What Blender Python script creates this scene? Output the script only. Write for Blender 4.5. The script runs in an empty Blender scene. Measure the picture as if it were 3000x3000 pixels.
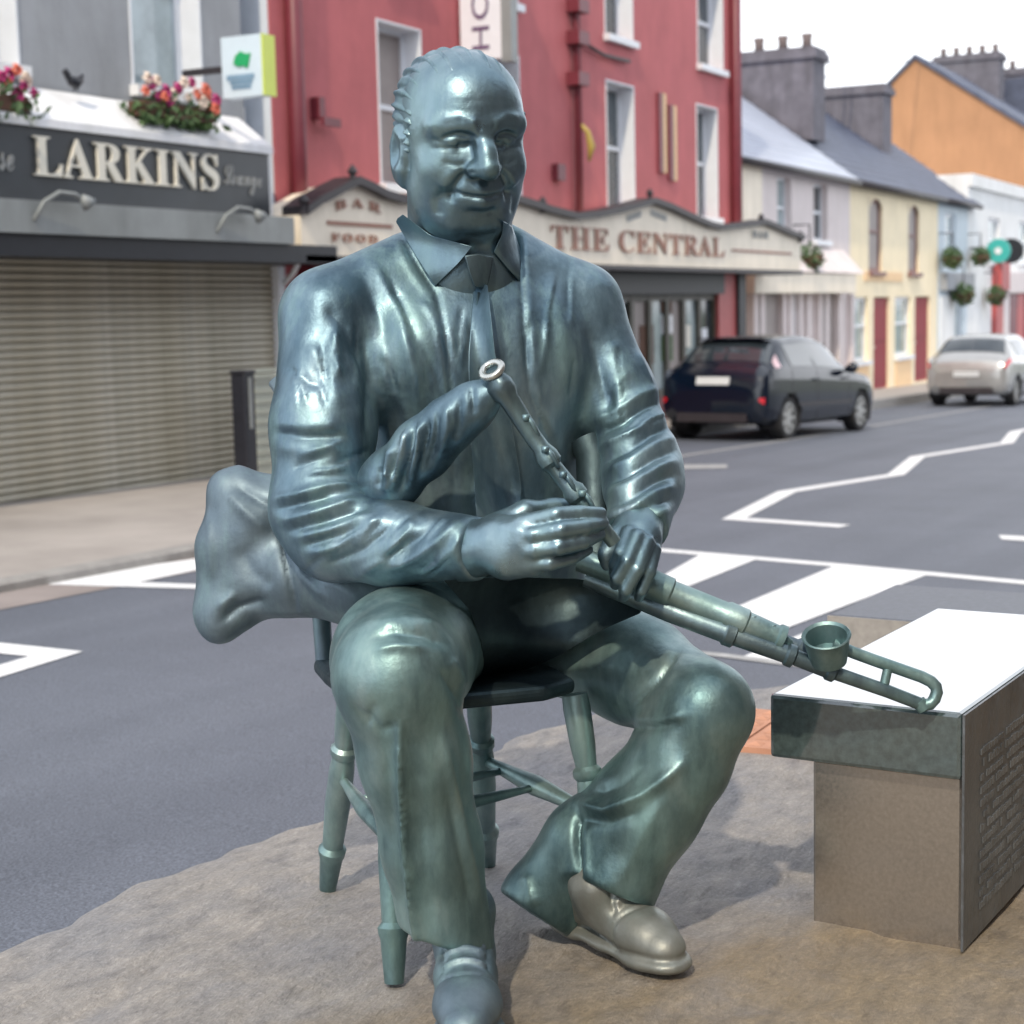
import bpy, bmesh, math, random
import numpy as np
from mathutils import Matrix, Vector
random.seed(7); rng = np.random.default_rng(7)
SC = bpy.context.scene; COL = SC.collection

# ------------------------------------------------------------------ camera
FPX = 5000.0; CAMH = 1.15                       # focal length in photo pixels, lens height over the slab
_down = np.array([.0225, 1, 592/5000.]); _down /= np.linalg.norm(_down)
_up = -_down; _vp = np.array([2600., -650, 5000])
_s = _vp-_up*_vp.dot(_up); _s /= np.linalg.norm(_s)
M3 = np.array([_s, np.cross(_up, _s), _up])     # lens axes -> street axes (X along the street, Y across it, Z up)
CAM = np.array([0, 0, CAMH])
cam = bpy.data.cameras.new('camera'); camo = bpy.data.objects.new('camera', cam); COL.objects.link(camo)
r_, u_, b_ = M3@[1, 0, 0], M3@[0, -1, 0], -(M3@[0, 0, 1])
camo.matrix_world = Matrix(((r_[0], u_[0], b_[0], 0), (r_[1], u_[1], b_[1], 0), (r_[2], u_[2], b_[2], CAMH), (0, 0, 0, 1)))
cam.sensor_width = 36; cam.lens = 60; cam.clip_start = .05; cam.clip_end = 3000
cam.dof.use_dof = True; cam.dof.focus_distance = 3.1; cam.dof.aperture_fstop = 5.6
SC.camera = camo

# ------------------------------------------------------------------ sky, sun, exposure
SUN_EL = math.radians(45); SUN_AZ = math.radians(193)   # direction towards the sun, measured from +X to +Y
w = bpy.data.worlds.new('World'); SC.world = w; w.use_nodes = True
nt = w.node_tree; nt.nodes.clear()
sky = nt.nodes.new('ShaderNodeTexSky'); sky.sky_type = 'NISHITA'; sky.sun_disc = False
sky.sun_elevation = SUN_EL; sky.sun_rotation = math.pi/2-SUN_AZ
sky.air_density = 1.2; sky.dust_density = 1.0; sky.ozone_density = 2.0
tc = nt.nodes.new('ShaderNodeTexCoord'); mp = nt.nodes.new('ShaderNodeMapping'); mp.inputs['Scale'].default_value = (1.2, 1.2, 3.2)
cn = nt.nodes.new('ShaderNodeTexNoise'); cn.inputs['Scale'].default_value = 1.7; cn.inputs['Detail'].default_value = 7; cn.inputs['Roughness'].default_value = .55
cr = nt.nodes.new('ShaderNodeMapRange'); cr.inputs['From Min'].default_value = .40; cr.inputs['From Max'].default_value = .66; cr.inputs['To Min'].default_value = .0; cr.inputs['To Max'].default_value = .55
sx = nt.nodes.new('ShaderNodeSeparateXYZ'); hz = nt.nodes.new('ShaderNodeMapRange'); hz.inputs['From Min'].default_value = .0; hz.inputs['From Max'].default_value = .62; hz.inputs['To Min'].default_value = .95; hz.inputs['To Max'].default_value = .38
ad = nt.nodes.new('ShaderNodeMath'); ad.operation = 'ADD'; ad.use_clamp = True
mx = nt.nodes.new('ShaderNodeMixRGB'); mx.inputs[2].default_value = (13.5, 13.9, 14.6, 1)   # thin bright cloud, thickest towards the horizon
bg = nt.nodes.new('ShaderNodeBackground'); bg.inputs['Strength'].default_value = .10
out = nt.nodes.new('ShaderNodeOutputWorld'); L = nt.links.new
L(tc.outputs['Generated'], mp.inputs[0]); L(mp.outputs[0], cn.inputs['Vector']); L(cn.outputs[0], cr.inputs[0])
L(tc.outputs['Generated'], sx.inputs[0]); L(sx.outputs['Z'], hz.inputs[0]); L(cr.outputs[0], ad.inputs[0]); L(hz.outputs[0], ad.inputs[1])
L(ad.outputs[0], mx.inputs[0]); L(sky.outputs[0], mx.inputs[1]); L(mx.outputs[0], bg.inputs[0]); L(bg.outputs[0], out.inputs[0])
sl = bpy.data.lights.new('sun', 'SUN'); sl.energy = 1.9; sl.angle = math.radians(1.5); sl.color = (1, .86, .66)
slo = bpy.data.objects.new('sun', sl); COL.objects.link(slo)
_d = Vector((math.cos(SUN_EL)*math.cos(SUN_AZ), math.cos(SUN_EL)*math.sin(SUN_AZ), math.sin(SUN_EL)))
slo.rotation_euler = _d.to_track_quat('Z', 'Y').to_euler()
vs = SC.view_settings; vs.view_transform = 'Standard'; vs.look = 'None'; vs.exposure = 0.5; vs.gamma = 1; vs.use_curve_mapping = False
SC.render.engine = 'CYCLES'
try: SC.cycles.use_denoising = True
except Exception: pass

# ------------------------------------------------------------------ pixel helpers (photo 3000 px -> places on real surfaces)
def ray(px, py): return M3@np.array([px-1500, py-1500, FPX])
GR = .023; RZ0 = -.20
def roadz(x): return RZ0-GR*x
def on_road(px, py, dz=0):
    r = ray(px, py); t = (RZ0+dz-CAMH)/(r[2]+GR*r[0]); return CAM+r*t
def on_z(px, py, z=0):
    r = ray(px, py); return CAM+r*((z-CAMH)/r[2])
def on_y(px, py, Y):
    r = ray(px, py); return CAM+r*(Y/r[1])
def at(px, py, d): return CAM+ray(px, py)*(d/FPX)
def cam_pt(px, py, d): return np.array([(px-1500)*d/FPX, (py-1500)*d/FPX, d])   # same place in lens axes
def rect(pxl, pyt, pxr, pyb, Y):
    ym = (pyt+pyb)/2; xm = (pxl+pxr)/2
    return on_y(pxl, ym, Y)[0], on_y(pxr, ym, Y)[0], on_y(xm, pyb, Y)[2], on_y(xm, pyt, Y)[2]

# ------------------------------------------------------------------ objects
LOC = {}
def tagp(o, label=None, cat=None, group=None, kind=None):
    if label: o['label'] = label
    if cat: o['category'] = cat
    if group: o['group'] = group
    if kind: o['kind'] = kind
    return o
def empty(name, loc, label, cat, group=None):
    o = bpy.data.objects.new(name, None); COL.objects.link(o); o.location = loc; o.empty_display_size = .2
    LOC[o.name] = np.array(loc, float); return tagp(o, label, cat, group)
def obj(name, V, Fc, m, parent=None, smooth=False, origin=None):
    V = np.asarray(V, float).reshape(-1, 3)
    base = LOC[parent.name] if parent is not None else np.zeros(3)
    me = bpy.data.meshes.new(name)
    o = bpy.data.objects.new(name, me); COL.objects.link(o)
    if origin is None: origin = base if parent is not None else np.zeros(3)
    origin = np.asarray(origin, float); LOC[o.name] = origin
    me.from_pydata((V-origin).tolist(), [], [tuple(f) for f in Fc]); me.materials.append(m)
    if parent is not None: o.parent = parent
    o.location = origin-base
    if smooth:
        me.polygons.foreach_set('use_smooth', [True]*len(me.polygons))
    me.update(); return o
class MB:
    def __init__(s): s.v = []; s.f = []
    def add(s, V, Fc):
        n = len(s.v); s.v += [tuple(p) for p in V]; s.f += [tuple(i+n for i in f) for f in Fc]; return s
    def box(s, x0, x1, y0, y1, z0, z1):
        x0, x1 = sorted((x0, x1)); y0, y1 = sorted((y0, y1)); z0, z1 = sorted((z0, z1))
        return s.add([(x0, y0, z0), (x1, y0, z0), (x1, y1, z0), (x0, y1, z0), (x0, y0, z1), (x1, y0, z1), (x1, y1, z1), (x0, y1, z1)],
              [(0, 3, 2, 1), (4, 5, 6, 7), (0, 1, 5, 4), (1, 2, 6, 5), (2, 3, 7, 6), (3, 0, 4, 7)])
    def quad(s, *p): return s.add(p, [tuple(range(len(p)))])
    def prism(s, poly, vec):
        """closed solid: polygon swept by vec"""
        n = len(poly); P = [np.array(p, float) for p in poly]; Q = [p+np.array(vec, float) for p in P]
        return s.add(P+Q, [tuple(range(n))[::-1], tuple(range(n, 2*n))]+[(i, (i+1) % n, n+(i+1) % n, n+i) for i in range(n)])
    def tube(s, pts, rad, n=8, caps=True):
        P = [np.array(p, float) for p in pts]; rad = [rad]*len(P) if np.isscalar(rad) else rad
        T = [P[min(i+1, len(P)-1)]-P[max(i-1, 0)] for i in range(len(P))]
        a = np.array([0, 0, 1.]) if abs(T[0][2]) < .9*np.linalg.norm(T[0]) else np.array([1., 0, 0])
        V = []; Fc = []
        for p, t, r in zip(P, T, rad):
            t = t/np.linalg.norm(t); a = a-t*a.dot(t); a /= np.linalg.norm(a); b = np.cross(t, a)
            for k in range(n):
                th = 2*math.pi*k/n; V.append(p+r*(math.cos(th)*a+math.sin(th)*b))
        for i in range(len(P)-1):
            for k in range(n): Fc.append((i*n+k, i*n+(k+1) % n, (i+1)*n+(k+1) % n, (i+1)*n+k))
        if caps: Fc += [tuple(range(n))[::-1], tuple(range((len(P)-1)*n, len(P)*n))]
        return s.add(V, Fc)
    def build(s, name, m, parent=None, smooth=False, origin=None): return obj(name, s.v, s.f, m, parent, smooth, origin)
def bevel(o, w_=.01, seg=2):
    b = o.modifiers.new('bevel', 'BEVEL'); b.width = w_; b.segments = seg; b.limit_method = 'ANGLE'; return o
def sm30(o):
    o.data.polygons.foreach_set('use_smooth', [True]*len(o.data.polygons))
    try: o.data.set_sharp_from_angle(angle=math.radians(35))
    except Exception: pass
    return o

# ------------------------------------------------------------------ materials
def mat(name, col, rough=.6, metal=0, var=.12, scale=6, bump=.0, bscale=60, spec=.5, col2=None, rvar=.0, stretch=(1, 1, 1), coat=0, detail=6, streak=0):
    m = bpy.data.materials.new(name); m.use_nodes = True; t = m.node_tree; p = t.nodes['Principled BSDF']; L = t.links.new
    p.inputs['Roughness'].default_value = rough; p.inputs['Metallic'].default_value = metal
    p.inputs['Specular IOR Level'].default_value = spec; p.inputs['Coat Weight'].default_value = coat
    tc = t.nodes.new('ShaderNodeTexCoord'); mp = t.nodes.new('ShaderNodeMapping'); mp.inputs['Scale'].default_value = stretch
    L(tc.outputs['Object'], mp.inputs[0])
    n = t.nodes.new('ShaderNodeTexNoise'); n.inputs['Scale'].default_value = scale; n.inputs['Detail'].default_value = detail; n.inputs['Roughness'].default_value = .62
    L(mp.outputs[0], n.inputs['Vector'])
    c1 = np.array(col); c2 = np.array(col2) if col2 is not None else c1
    rp = t.nodes.new('ShaderNodeValToRGB'); rp.color_ramp.elements[0].position = .32; rp.color_ramp.elements[1].position = .68
    rp.color_ramp.elements[0].color = (*np.clip(c1*(1-var), 0, 1), 1); rp.color_ramp.elements[1].color = (*np.clip(c2*(1+var), 0, 1), 1)
    L(n.outputs[0], rp.inputs[0]); L(rp.outputs[0], p.inputs['Base Color'])
    if streak:   # rain streaks and weather stains with shapes of their own
        m3 = t.nodes.new('ShaderNodeMapping'); m3.inputs['Scale'].default_value = (1.6, 1.6, .30); n3 = t.nodes.new('ShaderNodeTexNoise'); n3.inputs['Scale'].default_value = 2.2; n3.inputs['Detail'].default_value = 8; n3.inputs['Roughness'].default_value = .7
        L(tc.outputs['Object'], m3.inputs[0]); L(m3.outputs[0], n3.inputs['Vector'])
        r3 = t.nodes.new('ShaderNodeValToRGB'); r3.color_ramp.elements[0].position = .34; r3.color_ramp.elements[1].position = .60; v_ = 1-streak; r3.color_ramp.elements[0].color = (v_, v_, v_*.98, 1); r3.color_ramp.elements[1].color = (1.04, 1.04, 1.04, 1)
        x3 = t.nodes.new('ShaderNodeMixRGB'); x3.blend_type = 'MULTIPLY'; x3.inputs[0].default_value = 1; L(n3.outputs[0], r3.inputs[0]); L(rp.outputs[0], x3.inputs[1]); L(r3.outputs[0], x3.inputs[2]); L(x3.outputs[0], p.inputs['Base Color'])
    if rvar:
        mr = t.nodes.new('ShaderNodeMapRange'); mr.inputs['To Min'].default_value = max(.02, rough-rvar); mr.inputs['To Max'].default_value = min(1, rough+rvar)
        mr.inputs['From Min'].default_value = .3; mr.inputs['From Max'].default_value = .7
        L(n.outputs[0], mr.inputs[0]); L(mr.outputs[0], p.inputs['Roughness'])
    if bump:
        n2 = t.nodes.new('ShaderNodeTexNoise'); n2.inputs['Scale'].default_value = bscale; n2.inputs['Detail'].default_value = 5
        L(mp.outputs[0], n2.inputs['Vector'])
        b = t.nodes.new('ShaderNodeBump'); b.inputs['Strength'].default_value = bump; b.inputs['Distance'].default_value = .02
        L(n2.outputs[0], b.inputs['Height']); L(b.outputs[0], p.inputs['Normal'])
    return m
Mt = dict(
 red=mat('red_render', (.48, .130, .142), .75, streak=0.08, var=.10, scale=1.3, bump=.15, bscale=25),
 dred=mat('dark_red_paint', (.16, .028, .042), .45, var=.1),
 pilaster=mat('red_pilaster_paint', (.44, .09, .09), .5, var=.08),
 grey=mat('grey_render', (.33, .345, .37), .8, streak=0.09, var=.10, scale=1.6, bump=.2, bscale=30),
 white=mat('white_paint', (.78, .79, .80), .5, var=.04),
 offw=mat('cream_paint', (.86, .77, .64), .5, streak=0.1, var=.05, scale=2),
 sash=mat('white_sash_paint', (.74, .77, .82), .4, var=.03),
 glass=mat('window_glass', (.05, .065, .075), .06, var=.5, scale=1.1, spec=.8),
 glassl=mat('painted_sky_glass', (.34, .41, .43), .10, var=.35, scale=1.6, spec=.8),  # pale base colour stands in for bright sky reflected in the panes
 blind=mat('window_blind', (.30, .26, .25), .5, var=.12, scale=2, spec=.5),
 slate_sign=mat('dark_slate_sign_paint', (.032, .038, .046), .35, var=.2, scale=2),
 letter=mat('sign_letter_cream', (.74, .71, .62), .45, var=.06),
 letter_dim=mat('faded_script_lettering', (.30, .31, .31), .5, var=.06),
 letter_red=mat('sign_letter_brown', (.30, .13, .085), .5, var=.12),
 canopy=mat('grey_metal_canopy', (.25, .27, .275), .45, streak=0.15, var=.1, scale=3),
 dark=mat('dark_navy_trim', (.010, .012, .018), .5, var=.2),
 shutter=mat('galvanised_shutter', (.47, .43, .33), .5, streak=0.18, metal=.15, var=.10, scale=2.2, col2=(.44, .42, .36)),
 lead=mat('white_flashing', (.80, .81, .84), .5, streak=0.08, var=.05),
 pink=mat('pale_pink_render', (.70, .63, .63), .75, streak=0.08, var=.05, scale=2),
 cream=mat('cream_render', (.90, .78, .56), .75, streak=0.1, var=.05, scale=2),
 peach=mat('peach_plinth_paint', (.82, .58, .34), .7, var=.05),
 bluew=mat('pale_blue_render', (.58, .66, .72), .75, var=.08, scale=2),
 whiter=mat('white_render', (.80, .81, .82), .75, streak=0.14, var=.04, scale=2),
 orange=mat('orange_render', (.38, .20, .105), .8, streak=0.08, var=.10, scale=.6, bump=.1, bscale=12),
 slate=mat('slate_roof', (.075, .09, .14), .55, var=.25, scale=2.5, bump=.35, bscale=7),
 slatel=mat('pale_sheet_roof', (.42, .46, .56), .35, var=.06, scale=1.2),
 chim=mat('chimney_render', (.15, .145, .175), .85, streak=0.3, var=.2, scale=3, bump=.2, bscale=14),
 pot=mat('chimney_pot_clay', (.16, .13, .13), .8, var=.2),
 reddoor=mat('red_door_paint', (.24, .008, .018), .6, var=.1),
 brownframe=mat('brown_window_frame', (.22, .11, .10), .5, var=.15),
 pipe=mat('black_iron_pipe', (.03, .025, .03), .5, var=.2),
 leaf=mat('leaf_green', (.06, .115, .04), .6, var=.5, scale=14),
 bloom1=mat('magenta_petals', (.42, .03, .16), .6, var=.3, scale=30), bloom2=mat('coral_petals', (.66, .16, .10), .6, var=.3, scale=30),
 bloom3=mat('pale_petals', (.75, .62, .52), .6, var=.2, scale=30),
 terrac=mat('planter_brown', (.12, .06, .04), .8, var=.2),
 green=mat('sign_green', (.02, .36, .13), .4, var=.05), teal=mat('sign_teal', (.05, .42, .38), .4, var=.08),
 lime=mat('sign_lime_edge', (.62, .72, .12), .4, var=.04), signblue=mat('sign_pale_blue', (.62, .74, .84), .35, var=.04),
 signtext=mat('sign_grey_print', (.22, .36, .50), .4, var=.05),
 kerb=mat('kerb_stone', (.30, .29, .28), .85, var=.15, scale=8, bump=.3, bscale=60),
 pave=mat('pavement_concrete', (.34, .31, .29), .85, var=.13, scale=1.1, col2=(.36, .33, .31), bump=.2, bscale=50),
 paint=mat('road_marking_white', (.70, .71, .73), .65, var=.12, scale=45, col2=(.80, .81, .83), streak=0, bump=.15, bscale=90),
 paintold=mat('worn_road_marking', (.36, .365, .37), .7, var=.2, scale=12),
 tactile=mat('buff_tactile_paving', (.50, .25, .16), .8, var=.12, scale=12),
 near=mat('added_near_house_render', (.16, .155, .15), .85, var=.15, scale=1.5), near2=mat('added_near_house_brown_render', (.17, .12, .10), .85, var=.15, scale=1.5),
 cab=mat('cabinet_grey_green', (.36, .38, .33), .5, var=.06),
 sidew=mat('pale_side_render', (.66, .72, .80), .75, var=.04),
 black=mat('black_post_paint', (.012, .013, .02), .4, var=.2),
 graniteg=mat('polished_grey_granite', (.42, .385, .35), .20, metal=.85, var=.10, scale=140, spec=.9, rvar=.04),
 granitel=mat('light_granite_top', (.055, .08, .085), .07, var=.3, scale=60, spec=1.0, coat=1.0),
 plaque=mat('inscribed_bronze_plaque', (.13, .14, .15), .40, metal=.5, var=.25, scale=9, bump=.5, bscale=26, stretch=(1, 1, .6)),
 carblk=mat('dark_blue_car_paint', (.002, .006, .016), .18, var=.08, spec=.6, coat=.35),
 carslv=mat('silver_car_paint', (.46, .46, .45), .25, metal=.6, var=.05, coat=.5),
 tyre=mat('tyre_rubber', (.018, .018, .02), .8, var=.1), rim=mat('alloy_rim', (.55, .55, .53), .32, metal=.8, var=.05),
 carglass=mat('car_glass', (.03, .04, .05), .04, var=.2, spec=1.0, coat=.5), tail=mat('tail_lamp_red', (.60, .015, .03), .25, var=.1, coat=.5),
 tailclear=mat('tail_lamp_clear', (.62, .45, .50), .15, var=.1, coat=.5),
 plate=mat('number_plate', (.62, .64, .66), .4, var=.03), yellow=mat('yellow_bracket', (.40, .30, .07), .5, var=.1),
)
# ================================================================== ground
PAVEK = [(-40, 6.9), (11.0, 6.9), (12.5, 7.0), (15.5, 9.15), (60, 9.15), (130, 9.15)]   # far kerb line (x, y)
def pavez(x): return -.36-.018*(x-10) if x > 4 else roadz(x)+.04
def strip(name, pts_a, pts_b, m, kind='structure', parent=None):
    b = MB(); n = len(pts_a); b.add(list(pts_a)+list(pts_b), [(i, i+1, n+i+1, n+i) for i in range(n-1)])
    o = b.build(name, m, parent)
    if kind: o['kind'] = kind
    return o
# terrain: one sheet to the horizon, under everything
tg = mat('grassland', (.07, .09, .035), .95, var=.3, scale=.05)
b = MB(); xs = [-900, -200, -40, 0, 40, 130, 300, 1500]; ys = [-900, -60, 0, 60, 900]
tz = lambda x: (RZ0-GR*min(max(x, -60), 160)-.08)
b.add([(x, y, tz(x)) for y in ys for x in xs], [(j*8+i, j*8+i+1, j*8+9+i, j*8+8+i) for j in range(4) for i in range(7)])
o = b.build('terrain', tg); o['kind'] = 'structure'

def asphalt():
    m = mat('asphalt', (.116, .130, .162), .64, var=.10, scale=.7, spec=.45, bump=.35, bscale=90); t = m.node_tree; L = t.links.new
    p = t.nodes['Principled BSDF']; src = p.inputs['Base Color'].links[0].from_socket
    tc = [n for n in t.nodes if n.type == 'TEX_COORD'][0]
    n2 = t.nodes.new('ShaderNodeTexNoise'); n2.inputs['Scale'].default_value = 130; n2.inputs['Detail'].default_value = 3
    L(tc.outputs['Object'], n2.inputs['Vector'])
    r = t.nodes.new('ShaderNodeValToRGB'); r.color_ramp.elements[0].position = .35; r.color_ramp.elements[1].position = .72
    r.color_ramp.elements[0].color = (.72, .72, .72, 1); r.color_ramp.elements[1].color = (1.45, 1.45, 1.45, 1)
    L(n2.outputs[0], r.inputs[0])
    # long wheel-track streaks along the street
    mp = t.nodes.new('ShaderNodeMapping'); mp.inputs['Scale'].default_value = (.05, 1.1, 1)
    n3 = t.nodes.new('ShaderNodeTexNoise'); n3.inputs['Scale'].default_value = 1.6; n3.inputs['Detail'].default_value = 4
    L(tc.outputs['Object'], mp.inputs[0]); L(mp.outputs[0], n3.inputs['Vector'])
    r3 = t.nodes.new('ShaderNodeValToRGB'); r3.color_ramp.elements[0].position = .3; r3.color_ramp.elements[1].position = .7
    r3.color_ramp.elements[0].color = (.86, .86, .87, 1); r3.color_ramp.elements[1].color = (1.12, 1.11, 1.10, 1); L(n3.outputs[0], r3.inputs[0])
    a = t.nodes.new('ShaderNodeMixRGB'); a.blend_type = 'MULTIPLY'; a.inputs[0].default_value = 1
    c = t.nodes.new('ShaderNodeMixRGB'); c.blend_type = 'MULTIPLY'; c.inputs[0].default_value = 1
    L(src, a.inputs[1]); L(r.outputs[0], a.inputs[2]); L(a.outputs[0], c.inputs[1]); L(r3.outputs[0], c.inputs[2]); L(c.outputs[0], p.inputs['Base Color'])
    return m
asph = asphalt()
b = MB(); xs = [-60, 0, 60, 130]; b.add([(x, y, roadz(x)) for y in (-14, 10.6) for x in xs], [(i, i+1, 5+i, 4+i) for i in range(3)])
o = b.build('road', asph); o['kind'] = 'structure'
# far pavement and kerb
kx = []
for (x0, y0), (x1, y1) in zip(PAVEK, PAVEK[1:]):
    kx += [(x0+(x1-x0)*i/8, y0+(y1-y0)*i/8) for i in range(8)]
kx.append(PAVEK[-1])
o = strip('pavement', [(x, y+.14, pavez(x)) for x, y in kx], [(x, 11.2, pavez(x)) for x, y in kx], Mt['pave'])
b = MB(); n = len(kx)
for x, y in kx: b.v += [(x, y, roadz(x)-.05), (x, y, pavez(x)-.01), (x, y+.02, pavez(x)+.006), (x, y+.14, pavez(x)+.006), (x, y+.142, pavez(x)-.1)]
for i in range(n-1):
    for k in range(4): b.f.append((i*5+k, i*5+k+1, i*5+6+k, i*5+5+k))
o = b.build('kerb', Mt['kerb']); o['kind'] = 'structure'
# gutter band by the far kerb (concrete coloured channel)
o = strip('gutter', [(x, y-.45, roadz(x)+.004) for x, y in kx[:16]], [(x, y, roadz(x)+.004) for x, y in kx[:16]], mat('gutter_concrete', (.27, .235, .225), .8, var=.15, scale=2))

# ------------------------------------------------------------------ road markings (all on the road sheet)
def mark(name, polys, label, m=None):
    b = MB()
    for poly in polys: b.quad(*[on_road(x, y, .005) for x, y in poly])
    o = b.build(name, m or Mt['paint']); o['kind'] = 'structure'; o['label'] = label; return o
def polyline(pts, wd):
    P = [on_road(x, y, .005) for x, y in pts]; b = MB(); n = len(P); A = []; B = []
    for i, p in enumerate(P):
        d0 = P[i]-P[max(i-1, 0)]; d1 = P[min(i+1, n-1)]-P[i]
        d0 = d0/np.linalg.norm(d0) if i else d1/np.linalg.norm(d1); d1 = d1/np.linalg.norm(d1) if i < n-1 else d0
        t = d0+d1; t /= np.linalg.norm(t); nn = np.array([-t[1], t[0], 0]); k = wd/2/max(.42, abs(np.dot(nn, np.array([-d0[1], d0[0], 0]))))
        A.append(p+nn*k); B.append(p-nn*k)
    b.add(A+B, [(i, i+1, n+i+1, n+i) for i in range(n-1)]); return b
def mline(name, pts, wd, label, m=None):
    o = polyline(pts, wd).build(name, m or Mt['paint']); o['kind'] = 'structure'; o['label'] = label; return o
mline('zigzag_line', [(2475, 1541), (2150, 1519), (2305, 1440), (2625, 1390), (2688, 1338), (2950, 1297), (2975, 1265), (3080, 1243)], .17, 'white zigzag line across the far lane')
mline('crossing_edge_line', [(1500, 1575), (1920, 1610), (2450, 1655), (3000, 1706), (3200, 1725)], .12, 'thin white line along the far side of the hatching')
mline('crossing_near_line', [(1700, 1880), (2100, 1917), (2350, 1949), (2600, 1978)], .07, 'faint white line along the near side of the hatching', Mt['paintold'])
mark('hatch_stripe', [[(1760, 1790), (2060, 1619), (2226, 1634), (1930, 1752)]], 'white hatch bar beside the statue hand')
mark('hatch_stripe', [[(2080, 1810), (2440, 1659), (2715, 1684), (2250, 1860)]], 'widest white hatch bar, running under the stone bench')
mark('hatch_stripe', [[(2170, 1925), (2420, 1830), (2560, 1846), (2330, 1948)]], 'white hatch bar behind the drone pipes')
mark('hatch_stripe', [[(2380, 1960), (2640, 1858), (2760, 1872), (2600, 1980)]], 'white hatch bar hidden behind the bench')
mark('road_dash', [[(2925, 1567), (3060, 1574), (3060, 1588), (2935, 1580)]], 'short white dash at the right edge of the near lane')
mark('parking_dash', [[(1900, 1361), (2130, 1361), (2130, 1371), (1900, 1375)]], 'worn short white dash behind the dark car', Mt['paintold'])
mline('parking_line', [(1850, 1367), (2000, 1335), (2300, 1290), (2600, 1240), (3050, 1165)], .10, 'worn parking bay line beside the parked cars', Mt['paintold'])
mark('arrow_marking', [[(70, 1703), (610, 1632), (612, 1662), (410, 1705), (700, 1716), (700, 1728), (150, 1712)]], 'white open arrow outline on the far lane left of the statue')
mark('arrow_marking', [[(-60, 1876), (243, 1908), (-60, 2002), (-60, 1965), (85, 1922), (-60, 1908)]], 'white arrow tip at the left edge of the near lane')

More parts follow.
